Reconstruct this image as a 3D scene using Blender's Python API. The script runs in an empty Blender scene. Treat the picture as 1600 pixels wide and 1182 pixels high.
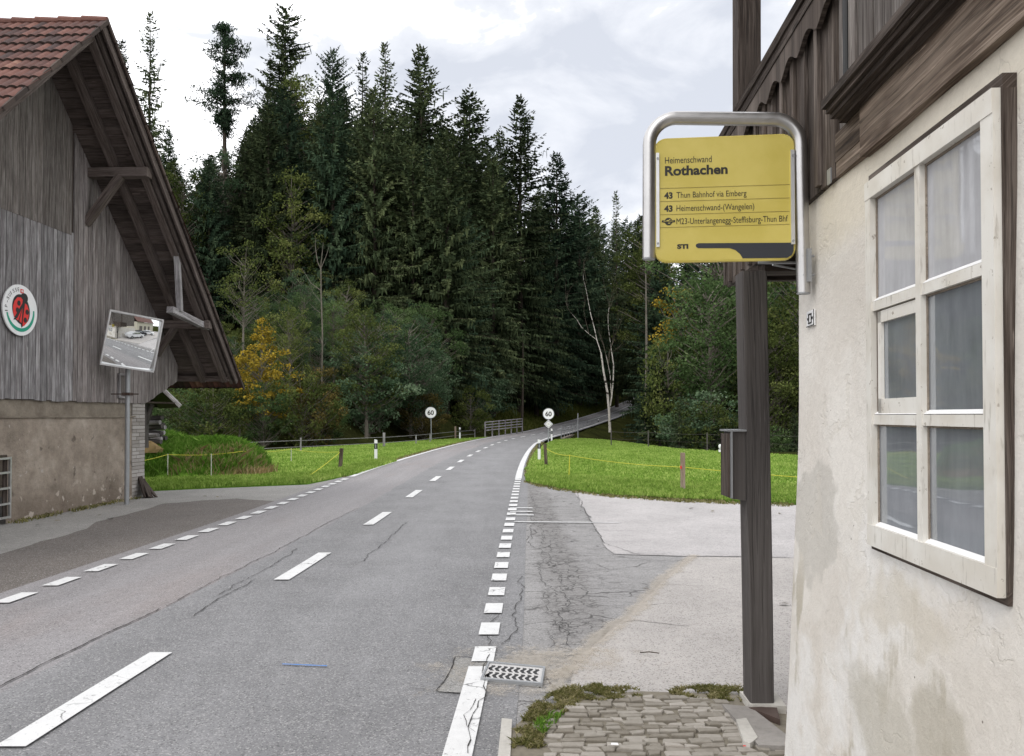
import bpy, bmesh, math, random
import numpy as np
from mathutils import Vector, Matrix
# ---------------------------------------------------------------- camera
scene = bpy.context.scene
FPX, HZ, CAMZ = 1200.0, 650.0, 1.6           # focal length in px of the 1600 px wide photograph, horizon row
PITCH = math.radians(1.0); PRY = HZ - FPX * math.tan(PITCH)     # row of the principal point
cd = bpy.data.cameras.new('camera'); cam = bpy.data.objects.new('camera', cd)
scene.collection.objects.link(cam); scene.camera = cam
cd.lens = 27.0; cd.sensor_width = 36.0; cd.shift_y = (PRY - 591.0) / 1600.0; cd.clip_start = 0.05; cd.clip_end = 3000
cam.location = (0, 0, CAMZ); cam.rotation_euler = (math.pi / 2 + PITCH, 0, 0)
# ---------------------------------------------------------------- exposure
scene.view_settings.view_transform = 'Standard'; scene.view_settings.look = 'None'
scene.view_settings.exposure = 0.30; scene.view_settings.gamma = 1.0
scene.render.engine = 'CYCLES'
scene.cycles.max_bounces = 6; scene.cycles.diffuse_bounces = 3; scene.cycles.glossy_bounces = 3
scene.cycles.transparent_max_bounces = 8
# ---------------------------------------------------------------- sky and sun
SUN_EL, SUN_AZ = math.radians(48), math.radians(215)     # azimuth clockwise from +Y: behind the camera, left
world = bpy.data.worlds.new('World'); scene.world = world; world.use_nodes = True
wn = world.node_tree; wn.nodes.clear()
def wnode(t, **k):
    n = wn.nodes.new(t)
    for a, b in k.items(): setattr(n, a, b)
    return n
wo = wnode('ShaderNodeOutputWorld'); wb = wnode('ShaderNodeBackground'); wb.inputs['Strength'].default_value = 0.1
sk = wnode('ShaderNodeTexSky'); sk.sky_type = 'NISHITA'; sk.sun_disc = False
sk.sun_elevation = SUN_EL; sk.sun_rotation = SUN_AZ
tc = wnode('ShaderNodeTexCoord'); mp = wnode('ShaderNodeMapping'); mp.inputs['Scale'].default_value = (1, 1, 1.9)
mp.inputs['Location'].default_value = (1.7, 2.1, 0.6)
wn.links.new(tc.outputs['Generated'], mp.inputs['Vector'])
nz = wnode('ShaderNodeTexNoise'); nz.inputs['Scale'].default_value = 5.2; nz.inputs['Detail'].default_value = 7
nz.inputs['Roughness'].default_value = 0.56; nz.inputs['Distortion'].default_value = 0.35
wn.links.new(mp.outputs[0], nz.inputs['Vector'])
rp = wnode('ShaderNodeValToRGB'); cr = rp.color_ramp
cr.elements[0].position = 0.36; cr.elements[0].color = (6.3, 6.6, 7.3, 1)
cr.elements[1].position = 0.60; cr.elements[1].color = (16.5, 16.5, 16.8, 1)
e = cr.elements.new(0.50); e.color = (8.0, 8.2, 8.7, 1)
# the greyer, bluer gaps between the clouds gather in one part of the sky
dt = wnode('ShaderNodeVectorMath', operation='DOT_PRODUCT'); dt.inputs[1].default_value = (0.165, 0.894, 0.418)
wn.links.new(tc.outputs['Generated'], dt.inputs[0])
mr_ = wnode('ShaderNodeMapRange', interpolation_type='SMOOTHSTEP'); mr_.inputs['From Min'].default_value = 0.93; mr_.inputs['From Max'].default_value = 0.992
mr_.inputs['To Min'].default_value = 0.10; mr_.inputs['To Max'].default_value = -0.045
wn.links.new(dt.outputs['Value'], mr_.inputs['Value'])
ad = wnode('ShaderNodeMath', operation='ADD'); wn.links.new(nz.outputs['Fac'], ad.inputs[0]); wn.links.new(mr_.outputs[0], ad.inputs[1])
wn.links.new(ad.outputs[0], rp.inputs[0])
mx = wnode('ShaderNodeMix', data_type='RGBA'); mx.inputs['Factor'].default_value = 0.93
wn.links.new(sk.outputs[0], mx.inputs['A']); wn.links.new(rp.outputs[0], mx.inputs['B'])
wn.links.new(mx.outputs['Result'], wb.inputs['Color']); wn.links.new(wb.outputs[0], wo.inputs['Surface'])
sl = bpy.data.lights.new('sun', 'SUN'); sl.energy = 0.9; sl.angle = math.radians(18); sl.color = (1, 0.96, 0.9)
sun = bpy.data.objects.new('sun', sl); scene.collection.objects.link(sun)
sun.rotation_euler = (math.pi / 2 - SUN_EL, 0, math.pi - SUN_AZ)

# ---------------------------------------------------------------- helpers
C = scene.collection
R_ = random.Random(7)
def V(*a): return Vector(a)
def ray(px, py):
    x = (px - 800) / FPX; y = (PRY - py) / FPX
    return Vector((x, math.cos(PITCH) - math.sin(PITCH) * y, math.sin(PITCH) + math.cos(PITCH) * y))
def W(px, py, d):                       # point seen at a pixel, d metres ahead
    r = ray(px, py); return Vector((0, 0, CAMZ)) + r * (d / r.y)
def G(px, py, z=0.0):                   # point seen at a pixel, on the level z
    r = ray(px, py); return Vector((0, 0, CAMZ)) + r * ((z - CAMZ) / r.z)
def PL(px, py, p0, n):
    r = ray(px, py); o = Vector((0, 0, CAMZ)); return o + r * ((p0 - o).dot(n) / r.dot(n))

class MB:
    """collects faces (with a per-face tone and uv) and builds one mesh object"""
    def __init__(s): s.v = []; s.f = []; s.t = []; s.uv = []
    def face(s, pts, tone=0.5, uvs=None):
        b = len(s.v); s.v += [tuple(p) for p in pts]; s.f.append(tuple(range(b, b + len(pts))))
        s.t.append(tone)
        if uvs is None: uvs = [(p[0], p[1]) for p in pts]
        s.uv += [tuple(u) for u in uvs]
    def box(s, o, ax, ay, az, tone=0.5):
        """o = corner, three edge vectors; uv: v runs along the longest edge"""
        o, ax, ay, az = Vector(o), Vector(ax), Vector(ay), Vector(az)
        if ax.cross(ay).dot(az) < 0: o = o + az; az = -az
        L = [ax.length, ay.length, az.length]; k = L.index(max(L)); off = R_.random() * 7
        c = {}
        for i in (0, 1):
            for j in (0, 1):
                for l in (0, 1): c[i, j, l] = o + ax * i + ay * j + az * l
        for ids in (((0,0,0),(0,1,0),(1,1,0),(1,0,0)), ((0,0,1),(1,0,1),(1,1,1),(0,1,1)), ((0,0,0),(1,0,0),(1,0,1),(0,0,1)),
                    ((0,1,0),(0,1,1),(1,1,1),(1,1,0)), ((0,0,0),(0,0,1),(0,1,1),(0,1,0)), ((1,0,0),(1,1,0),(1,1,1),(1,0,1))):
            uv = [(sum(t[m] * L[m] for m in range(3) if m != k) + off, t[k] * L[k] + off * 1.7) for t in ids]
            s.face([c[t] for t in ids], tone, uv)
    def beam(s, p0, p1, w, h, up=(0, 0, 1), tone=0.5):
        p0, p1 = Vector(p0), Vector(p1); d = (p1 - p0); a = d.normalized(); u = Vector(up)
        sd = a.cross(u).normalized(); u = sd.cross(a).normalized()
        s.box(p0 - sd * w / 2 - u * h / 2, d, sd * w, u * h, tone)
    def tube(s, pts, rad, n=8, tone=0.5, cap=True):
        pts = [Vector(p) for p in pts]
        if not hasattr(rad, '__len__'): rad = [rad] * len(pts)
        rings = []; ref = Vector((0.13, 0.21, 0.97)); prev = None
        for i, p in enumerate(pts):
            d = (pts[min(i + 1, len(pts) - 1)] - pts[max(i - 1, 0)]).normalized()
            if prev is None:
                a = d.cross(ref if abs(d.dot(ref)) < .9 else Vector((1, 0, 0))).normalized()
            else: a = (prev - d * prev.dot(d)).normalized()
            prev = a; b = d.cross(a)
            rings.append([p + (a * math.cos(2 * math.pi * k / n) + b * math.sin(2 * math.pi * k / n)) * rad[i] for k in range(n)])
        ln = 0
        for i in range(len(pts) - 1):
            l2 = ln + (pts[i + 1] - pts[i]).length
            for k in range(n):
                q = (k + 1) % n
                s.face([rings[i][k], rings[i][q], rings[i + 1][q], rings[i + 1][k]], tone,
                       [(k / n, ln), ((k + 1) / n, ln), ((k + 1) / n, l2), (k / n, l2)])
            ln = l2
        if cap:
            s.face(rings[0][::-1], tone); s.face(rings[-1], tone)
    def poly(s, pts, z=None, tone=0.5):
        s.face([(p[0], p[1], (p[2] if z is None else z)) for p in pts], tone, [(p[0], p[1]) for p in pts])
    def prism(s, pts, vec, tone=0.5):
        pts = [Vector(p) for p in pts]; vec = Vector(vec)
        nrm = Vector((0, 0, 0))
        for i in range(len(pts)): nrm += pts[i].cross(pts[(i + 1) % len(pts)])
        if nrm.dot(vec) < 0: pts = pts[::-1]
        s.face([p + vec for p in pts], tone); s.face(pts[::-1], tone)
        for i in range(len(pts)):
            a, b = pts[i], pts[(i + 1) % len(pts)]
            L = (b - a).length
            s.face([a, b, b + vec, a + vec], tone, [(0, 0), (L, 0), (L, vec.length), (0, vec.length)])
    def build(s, name, mat, parent=None, smooth=False, merge=False):
        me = bpy.data.meshes.new(name); me.from_pydata(s.v, [], s.f)
        at = me.attributes.new('tone', 'FLOAT', 'FACE'); at.data.foreach_set('value', s.t)
        uv = me.uv_layers.new(name='UVMap'); uv.data.foreach_set('uv', [c for u in s.uv for c in u])
        if merge or smooth:
            bm = bmesh.new(); bm.from_mesh(me); bmesh.ops.remove_doubles(bm, verts=bm.verts, dist=1e-5); bm.to_mesh(me); bm.free()
        if smooth:
            me.polygons.foreach_set('use_smooth', [True] * len(me.polygons))
            me.set_sharp_from_angle(angle=math.radians(40))
        me.materials.append(mat); me.update()
        return link(name, me, parent)
def link(name, me, parent=None):
    o = bpy.data.objects.new(name, me); C.objects.link(o)
    if parent:
        o.parent = parent; o.matrix_parent_inverse = Matrix.Translation(-parent.location) if parent.type == 'EMPTY' or parent.parent is None else Matrix.Identity(4)
        if parent.parent is not None: o.matrix_parent_inverse = Matrix.Identity(4)
    return o
def npmesh(name, verts, faces, tone, mat):
    me = bpy.data.meshes.new(name); n = len(faces); k = faces.shape[1]
    me.vertices.add(len(verts)); me.vertices.foreach_set('co', verts.astype(np.float32).ravel())
    me.loops.add(n * k); me.loops.foreach_set('vertex_index', faces.astype(np.int32).ravel())
    me.polygons.add(n); me.polygons.foreach_set('loop_start', (np.arange(n) * k).astype(np.int32))
    at = me.attributes.new('tone', 'FLOAT', 'FACE'); at.data.foreach_set('value', tone.astype(np.float32))
    me.update(calc_edges=True); me.materials.append(mat); return me
def empty(name, loc=(0, 0, 0)):
    o = bpy.data.objects.new(name, None); C.objects.link(o); o.location = loc; o.empty_display_size = .3
    bpy.context.view_layer.update(); return o
def tag(o, label=None, cat=None, group=None, kind=None):
    if label: o['label'] = label
    if cat: o['category'] = cat
    if group: o['group'] = group
    if kind: o['kind'] = kind
    return o
def thing(name, label, cat, loc=(0, 0, 0), group=None): return tag(empty(name, loc), label, cat, group)
def struct(o): o['kind'] = 'structure'; return o

# ---------------------------------------------------------------- node materials
class M:
    def __init__(s, name):
        s.m = bpy.data.materials.new(name); s.m.use_nodes = True; s.t = s.m.node_tree; s.t.nodes.clear()
        s.out = s.t.nodes.new('ShaderNodeOutputMaterial')
    def n(s, ty, props={}, **ins):
        x = s.t.nodes.new(ty)
        for a, b in props.items(): setattr(x, a, b)
        for a, b in ins.items():
            s.set(x.inputs[a.replace('_', ' ')] if a.replace('_', ' ') in x.inputs else x.inputs[int(a[1:])], b)
        return x
    def set(s, sock, b):
        if isinstance(b, bpy.types.NodeSocket): s.t.links.new(b, sock)
        else:
            if sock.type == 'RGBA' and hasattr(b, '__len__') and len(b) == 3: b = (*b, 1)
            sock.default_value = b
    def pos(s): return s.n('ShaderNodeNewGeometry').outputs['Position']
    def uv(s): return s.n('ShaderNodeTexCoord').outputs['UV']
    def ob(s): return s.n('ShaderNodeTexCoord').outputs['Object']
    def tone(s): return s.n('ShaderNodeAttribute', {'attribute_name': 'tone'}).outputs['Fac']
    def orand(s): return s.n('ShaderNodeObjectInfo').outputs['Random']
    def sc(s, v, k, off=(0, 0, 0)):
        return s.n('ShaderNodeMapping', Vector=v, Scale=k if hasattr(k, '__len__') else (k, k, k), Location=off).outputs[0]
    def noise(s, v, scale=1, detail=4, rough=.55, dist=0.0):
        return s.n('ShaderNodeTexNoise', Vector=v, Scale=scale, Detail=detail, Roughness=rough, Distortion=dist).outputs['Fac']
    def ncol(s, v, scale=1, detail=2):
        return s.n('ShaderNodeTexNoise', Vector=v, Scale=scale, Detail=detail).outputs['Color']
    def vor(s, v, scale=1, feature='F1', rnd=1.0, out='Distance'):
        return s.n('ShaderNodeTexVoronoi', {'feature': feature}, Vector=v, Scale=scale, Randomness=rnd).outputs[out]
    def math(s, op, a, b=0.0, c=0.0): return s.n('ShaderNodeMath', {'operation': op}, _0=a, _1=b, _2=c).outputs[0]
    def vadd(s, a, b, k=1.0):
        q = s.n('ShaderNodeVectorMath', {'operation': 'SCALE'}, _0=b, Scale=k).outputs[0]
        return s.n('ShaderNodeVectorMath', {'operation': 'ADD'}, _0=a, _1=q).outputs[0]
    def xyz(s, v): return s.n('ShaderNodeSeparateXYZ', Vector=v).outputs
    def comb(s, x, y, z=0.0): return s.n('ShaderNodeCombineXYZ', X=x, Y=y, Z=z).outputs[0]
    def step(s, f, a, b): return s.n('ShaderNodeMapRange', {'interpolation_type': 'SMOOTHSTEP'}, Value=f, From_Min=a, From_Max=b).outputs[0]
    def ramp(s, f, *st):
        x = s.n('ShaderNodeValToRGB', Fac=f); e = x.color_ramp.elements
        for i, (p, c) in enumerate(st):
            q = e[i] if i < 2 else e.new(p)
            q.position = p; q.color = (*c, 1) if hasattr(c, '__len__') else (c, c, c, 1)
        return x.outputs[0]
    def mix(s, f, a, b, mode='MIX'):
        x = s.n('ShaderNodeMix', {'data_type': 'RGBA', 'blend_type': mode})
        s.set(x.inputs[0], f); s.set(x.inputs[6], a); s.set(x.inputs[7], b); return x.outputs[2]
    def mul(s, c, f):           # colour times a value
        return s.mix(1.0, c, s.comb(f, f, f), 'MULTIPLY')
    def bsdf(s, col, rough=.8, bump=None, bs=.5, bd=.01, metal=0.0, spec=.5, **k):
        p = s.n('ShaderNodeBsdfPrincipled', Base_Color=col, Roughness=rough, Metallic=metal)
        p.inputs['Specular IOR Level'].default_value = spec
        for a, b in k.items(): s.set(p.inputs[a.replace('_', ' ')], b)
        if bump is not None: s.set(p.inputs['Normal'], s.n('ShaderNodeBump', Height=bump, Strength=bs, Distance=bd).outputs[0])
        s.set(s.out.inputs[0], p.outputs[0]); s.p = p; return s.m
def plain(name, col, rough=.6, metal=0.0, var=.12, scale=9):
    m = M(name); nn = m.noise(m.pos(), scale, 5)
    c = m.mul(col + (1,) if len(col) == 3 else col, m.n('ShaderNodeMapRange', Value=nn, To_Min=1 - var, To_Max=1 + var).outputs[0])
    return m.bsdf(c, rough, metal=metal, bump=nn, bs=.1, bd=.003)

def wood(name, dark, mid, light, spread=.5, rough=.85, gs=1.0):
    """weathered planks: grain runs along v of the uv, tone varies plank by plank"""
    m = M(name); uv = m.uv(); t = m.tone()
    base = m.vadd(uv, m.comb(m.math('MULTIPLY', t, 37.0), m.math('MULTIPLY', t, 91.0)))
    warp = m.vadd(base, m.ncol(m.sc(base, (3, .8, 1)), 1, 2), .07)
    g1 = m.noise(m.sc(warp, (34 * gs, 1.6 * gs, 1)), 1, 6, .62)
    g2 = m.noise(m.sc(warp, (150 * gs, 3.5 * gs, 1)), 1, 3, .6)
    g3 = m.noise(m.sc(base, (5, 1.3, 1)), 1, 4, .6)
    g4 = m.noise(m.sc(warp, (70 * gs, .9 * gs, 1), (3, 7, 0)), 1, 3, .5, .4)
    f = m.math('ADD', m.math('MULTIPLY', g1, .6), m.math('MULTIPLY', g2, .4))
    chk = m.math('SUBTRACT', 1.0, m.step(m.math('ABSOLUTE', m.math('SUBTRACT', g4, .5)), .004, .02)); chk = m.math('MULTIPLY', chk, m.step(g3, .4, .6))
    c = m.ramp(f, (.36, dark), (.5, mid), (.66, light))
    c = m.mix(m.math('MULTIPLY', m.step(m.noise(m.sc(base, (60, 2.5, 1)), 1, 4, .7), .60, .70), .7), c, tuple(x * 1.5 for x in light))
    c = m.mix(m.math('MULTIPLY', chk, .85), c, tuple(x * .35 for x in dark))
    kn = m.vor(m.sc(base, (5.5, 1.6, 1)), 1.0); c = m.mix(m.math('MULTIPLY', m.math('SUBTRACT', 1.0, m.step(kn, .06, .11)), .7), c, dark)
    f = m.math('SUBTRACT', f, m.math('MULTIPLY', chk, .5))
    c = m.mix(m.math('MULTIPLY', m.step(g3, .42, .7), .45), c, light)
    c = m.mul(c, m.math('ADD', 1 - spread, m.math('MULTIPLY', t, spread * 2)))
    return m.bsdf(c, rough, bump=f, bs=.9, bd=.006, spec=.2)
# ---------------------------------------------------------------- materials
MT = {}
MT['wood_grey'] = wood('grey weathered boards', (.065, .058, .058), (.185, .172, .173), (.46, .45, .455), .38)
MT['wood_mid'] = wood('grey brown boards', (.065, .055, .051), (.175, .153, .146), (.38, .35, .34), .35)
MT['wood_brown'] = wood('brown weathered boards', (.045, .038, .034), (.128, .111, .101), (.27, .248, .232), .32)
MT['wood_balcony'] = wood('dark weathered boards', (.02, .015, .012), (.07, .054, .045), (.19, .16, .14), .35)
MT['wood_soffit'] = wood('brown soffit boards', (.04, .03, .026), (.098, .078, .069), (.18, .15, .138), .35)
MT['wood_dark'] = wood('dark old timber', (.014, .01, .008), (.045, .033, .027), (.14, .115, .1), .4)
MT['wood_beam'] = wood('cracked timber beam', (.018, .012, .009), (.085, .06, .045), (.30, .24, .19), .3, gs=.8)
MT['wood_post'] = wood('grey brown post', (.058, .051, .048), (.08, .072, .068), (.11, .1, .096), .1, gs=.4)
MT['wood_pale'] = wood('pale new post', (.16, .11, .08), (.3, .22, .17), (.42, .34, .28), .2)

def asphalt(name, base, kind='road'):
    m = M(name); p = m.pos(); u = m.xyz(m.uv())[0]
    sp = m.vor(p, 130, out='Color'); spk = m.n('ShaderNodeSeparateColor', Color=sp).outputs[0]
    far = m.noise(p, 1.1, 6, .6); mid = m.noise(p, 9, 5, .65); fine = m.noise(p, 210, 2, .6)
    c = m.ramp(far, (.3, tuple(x * .88 for x in base)), (.7, tuple(x * 1.13 for x in base)))
    if kind == 'road':
        # lane wear and the re-surfaced strip along the left edge
        wob = m.math('ADD', u, m.math('MULTIPLY', m.math('SUBTRACT', m.noise(p, .9, 3), .5), .22))
        strip = m.step(wob, -.62, -.58)
        c = m.mix(strip, tuple(x * k for x, k in zip(base, (1.2, 1.15, 1.14))), c)
        pink = m.math('MULTIPLY', m.step(m.noise(m.sc(p, (.8, .25, 1)), 1, 4), .5, .68), .5)
        c = m.mix(m.math('MULTIPLY', pink, m.math('SUBTRACT', 1.0, strip)), c, (.235, .2, .19))
        lg = m.noise(m.sc(p, (2.2, .22, 1)), 1, 5, .6); c = m.mul(c, m.n('ShaderNodeMapRange', Value=lg, From_Min=.3, From_Max=.7, To_Min=.9, To_Max=1.1).outputs[0])
        c = m.mix(m.math('MULTIPLY', m.step(m.noise(m.sc(p, (1.5, .8, 1), (3, 9, 0)), 1, 5, .7), .62, .7), .3), c, (.12, .118, .118))
        # tyre tracks, slightly polished
        tr = m.math('PINGPONG', m.math('ADD', u, .1), 1.0)
        c = m.mul(c, m.n('ShaderNodeMapRange', Value=tr, From_Min=0, From_Max=1, To_Min=.95, To_Max=1.06).outputs[0])
    c = m.mul(c, m.n('ShaderNodeMapRange', Value=mid, To_Min=.78, To_Max=1.22).outputs[0])
    c = m.mul(c, m.n('ShaderNodeMapRange', Value=fine, From_Min=.3, From_Max=.7, To_Min=.78, To_Max=1.2).outputs[0])
    c = m.mix(m.math('MULTIPLY', m.step(spk, .8, .96), .5), c, (.46, .45, .44))
    c = m.mix(m.math('MULTIPLY', m.step(spk, .18, .04), .6), c, (.05, .05, .05))
    h = m.math('ADD', m.math('MULTIPLY', fine, .6), m.math('MULTIPLY', spk, .5))
    if kind == 'cracked':
        w = m.vadd(p, m.ncol(p, 1.5, 4), .55)
        cr_ = m.vor(m.sc(w, (1.3, 1.9, 1)), 1.0, 'DISTANCE_TO_EDGE')
        fine2 = m.vor(m.vadd(p, m.ncol(p, 5, 3), .25), 5, 'DISTANCE_TO_EDGE')
        k = m.math('MULTIPLY', m.math('SUBTRACT', 1.0, m.step(cr_, .004, .016)), m.step(m.noise(p, 1.6, 3), .38, .56))
        k2 = m.math('MULTIPLY', m.math('SUBTRACT', 1.0, m.step(fine2, .006, .05)), m.step(m.noise(m.sc(p, 1, (4, 2, 1)), .9, 3), .52, .66))
        px_, py_ = m.xyz(p)[0], m.xyz(p)[1]; wob = m.math('MULTIPLY', m.noise(p, 1.2, 3), .4)
        bd_ = m.math('SUBTRACT', 1.0, m.step(m.math('ABSOLUTE', m.math('SUBTRACT', m.math('ADD', px_, wob), .72)), .12, .3)); bd_ = m.math('MULTIPLY', bd_, m.step(py_, 4.8, 6.0))
        f3 = m.vor(m.vadd(p, m.ncol(p, 9, 3), .12), 11, 'DISTANCE_TO_EDGE'); k3 = m.math('MULTIPLY', m.math('SUBTRACT', 1.0, m.step(f3, .02, .09)), m.math('MULTIPLY', bd_, m.step(m.noise(p, 4, 3), .38, .56)))
        lng = m.vor(m.sc(m.vadd(p, m.ncol(p, 3, 4), .35), (.9, 3.2, 1)), 1.0, 'DISTANCE_TO_EDGE'); k4 = m.math('MULTIPLY', m.math('SUBTRACT', 1.0, m.step(lng, .004, .02)), m.step(m.noise(p, 2.2, 3), .44, .58))
        k = m.math('MAXIMUM', m.math('MAXIMUM', k, m.math('MULTIPLY', k2, .75)), m.math('MAXIMUM', k3, m.math('MULTIPLY', k4, .7)))
        c = m.mix(m.math('MULTIPLY', bd_, .3), c, (.13, .12, .11))
        c = m.mix(m.math('MULTIPLY', k, .85), c, (.045, .042, .04))
        h = m.math('SUBTRACT', h, m.math('MULTIPLY', k, 1.5))
    return m.bsdf(c, .82, bump=h, bs=.5, bd=.004, spec=.35)
MT['road'] = asphalt('road asphalt', (.196, .195, .2))
MT['yard'] = asphalt('yard asphalt', (.255, .248, .245), 'cracked')
MT['yard_light'] = asphalt('pale yard asphalt', (.41, .39, .385), 'plain')
MT['slab'] = asphalt('pale concrete yard', (.39, .365, .345), 'plain')
MT['patch'] = asphalt('coarse patched asphalt', (.25, .245, .235), 'plain')
MT['gravel'] = asphalt('dark gravelly asphalt', (.128, .112, .1), 'plain')
MT['apron'] = asphalt('concrete apron', (.27, .26, .243), 'plain')

def paint():
    m = M('worn white road paint'); p = m.pos()
    w = m.noise(p, 45, 6, .7); big = m.noise(p, 3, 3)
    cr_ = m.vor(m.vadd(p, m.ncol(p, 4, 3), .3), 3.2, 'DISTANCE_TO_EDGE')
    k = m.math('MULTIPLY', m.math('SUBTRACT', 1.0, m.step(cr_, .006, .02)), m.step(big, .45, .6))
    c = m.mix(m.step(m.math('ADD', m.math('MULTIPLY', w, .75), m.math('MULTIPLY', m.noise(p, 6, 4), .25)), .56, .66), (.66, .66, .655), (.24, .235, .23)); c = m.mix(m.math('MULTIPLY', m.step(m.noise(p, 160, 2), .55, .7), .35), c, (.35, .35, .35))
    c = m.mix(m.math('MULTIPLY', k, .8), c, (.08, .08, .08))
    c = m.mul(c, m.n('ShaderNodeMapRange', Value=m.noise(p, 14, 4), To_Min=.85, To_Max=1.1).outputs[0])
    return m.bsdf(c, .6, bump=w, bs=.3, bd=.003)
MT['paint'] = paint()
MT['white'] = plain('white paint', (.78, .78, .78), .45, var=.06)
MT['offwhite'] = plain('old white paint', (.6, .59, .56), .6)
MT['black'] = plain('black paint', (.012, .012, .013), .5)
MT['crack'] = plain('open crack', (.03, .028, .027), .95)
MT['blue'] = plain('blue chalk', (.07, .2, .5), .8)

def steel(name, col, rough, metal=1.0):
    m = M(name); p = m.pos(); a = m.noise(m.sc(p, (30, 30, 3)), 1, 5); b = m.noise(p, 14, 5, .6)
    c = m.mul((*col, 1), m.n('ShaderNodeMapRange', Value=b, To_Min=.82, To_Max=1.12).outputs[0])
    r = m.n('ShaderNodeMapRange', Value=a, To_Min=rough * .7, To_Max=rough * 1.35).outputs[0]
    return m.bsdf(c, r, metal=metal)
MT['steel'] = steel('brushed stainless steel', (.5, .49, .48), .34)
MT['galv'] = steel('galvanised steel', (.36, .37, .38), .55, .7)
MT['rust'] = plain('rusty steel', (.06, .038, .03), .8, var=.4)
MT['grate'] = plain('worn cast iron', (.5, .49, .48), .6, var=.25, scale=60)
MT['aluminium'] = steel('aluminium rail', (.75, .75, .75), .4)

def yellow():
    m = M('faded yellow enamel'); p = m.pos(); z = m.xyz(p)[2]
    n1 = m.noise(p, 5, 5); n2 = m.noise(p, 90, 3)
    c = m.mix(m.step(n1, .35, .7), (.53, .43, .085), (.60, .495, .125))
    c = m.mix(m.math('MULTIPLY', m.step(n2, .66, .8), .35), c, (.3, .25, .1))
    return m.bsdf(c, .42, bump=n1, bs=.05, bd=.002)
MT['yellow'] = yellow()
MT['ink'] = plain('dark lettering', (.02, .018, .012), .5)
MT['navy'] = plain('dark blue grey enamel', (.024, .027, .034), .45)
MT['thinline'] = plain('brown rule line', (.16, .11, .03), .5)

def plaster():
    m = M('stained lime plaster'); uv = m.uv(); s = m.xyz(uv); y, z = s[0], s[1]; p = m.comb(y, z)
    warp = m.vadd(m.vadd(p, m.ncol(p, 3.5, 7), .42), m.ncol(p, 16, 6), .09)
    big = m.noise(m.sc(warp, (2.2, 1.5, 1)), 1, 5, .6)
    strk = m.noise(m.sc(p, (9, 1.1, 1), (5, 1, 0)), 1, 5, .6)
    fine = m.noise(p, 26, 6, .7)
    low = m.step(z, 1.25, .75)                     # the lower half is the patched and stained one
    c = m.mix(m.step(big, .35, .65), (.64, .60, .545), (.715, .685, .635))
    st = m.step(m.math('ADD', m.math('MULTIPLY', big, .55), m.math('MULTIPLY', strk, .5)), .54, .6)
    c = m.mix(m.math('MULTIPLY', m.math('MULTIPLY', st, low), .85), c, (.44, .40, .325))
    wsh = m.step(m.noise(m.sc(warp, (1.9, 1.2, 1), (9, 4, 0)), 1, 4), .5, .62)
    c = m.mix(m.math('MULTIPLY', m.math('MULTIPLY', wsh, m.step(z, 1.6, 1.0)), .85), c, (.74, .725, .70))
    c = m.mix(m.math('MULTIPLY', m.math('MULTIPLY', m.step(m.noise(m.sc(warp, (4, 3, 1), (2, 8, 0)), 1, 5, .65), .54, .66), low), .35), c, (.55, .51, .45))
    cream = m.step(m.math('ADD', z, m.math('MULTIPLY', y, .05)), 2.36, 2.5)
    c = m.mix(m.math('MULTIPLY', cream, .8), c, (.67, .615, .51))
    wx, wy = m.xyz(warp)[0], m.math('ADD', m.xyz(warp)[1], -.03)
    def blob(cy, cz, ry, rz, soft=.25):
        a = m.math('POWER', m.math('DIVIDE', m.math('SUBTRACT', wx, cy + .17), ry), 2.0)
        b = m.math('POWER', m.math('DIVIDE', m.math('SUBTRACT', wy, cz + .17), rz), 2.0)
        return m.math('SUBTRACT', 1.0, m.step(m.math('ADD', a, b), 1 - soft, 1 + soft))
    c = m.mix(m.math('MULTIPLY', blob(3.32, 1.2, .34, .2, .2), .8), c, (.52, .495, .45))
    c = m.mix(m.math('MULTIPLY', blob(2.62, .63, .25, .2, .6), .75), c, (.48, .45, .385))
    c = m.mix(m.math('MULTIPLY', blob(2.25, .72, .13, .2, .6), .8), c, (.45, .415, .345))
    c = m.mix(m.math('MULTIPLY', blob(2.45, 1.03, .3, .07, .6), .5), c, (.54, .49, .40))
    c = m.mul(c, m.n('ShaderNodeMapRange', Value=fine, To_Min=.88, To_Max=1.12).outputs[0])
    dots = m.vor(p, 13, out='Distance')
    c = m.mix(m.math('MULTIPLY', m.math('SUBTRACT', 1.0, m.step(dots, .03, .055)), m.step(m.noise(p, 3, 2), .55, .6)), c, (.2, .18, .15))
    hc = m.vor(m.vadd(p, m.ncol(p, 2.5, 5), .6), 1.5, 'DISTANCE_TO_EDGE'); hk = m.math('MULTIPLY', m.math('SUBTRACT', 1.0, m.step(hc, .001, .005)), m.step(m.noise(p, 1.7, 2), .48, .6))
    c = m.mix(m.math('MULTIPLY', hk, .22), c, (.3, .27, .22))
    grit = m.noise(p, 130, 3, .7); flk = m.step(m.noise(m.sc(warp, (3, 3, 1), (1, 6, 0)), 1, 5, .7), .6, .62)
    c = m.mix(m.math('MULTIPLY', flk, .3), c, (.60, .56, .49)); c = m.mul(c, m.n('ShaderNodeMapRange', Value=grit, To_Min=.92, To_Max=1.07).outputs[0])
    h = m.math('ADD', m.math('MULTIPLY', big, .8), m.math('ADD', m.math('MULTIPLY', fine, .3), m.math('ADD', m.math('MULTIPLY', grit, .12), m.math('MULTIPLY', flk, -.12)))); h = m.math('SUBTRACT', h, m.math('MULTIPLY', hk, .06))
    return m.bsdf(c, .9, bump=h, bs=.55, bd=.025, spec=.15)
MT['plaster'] = plaster()

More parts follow.
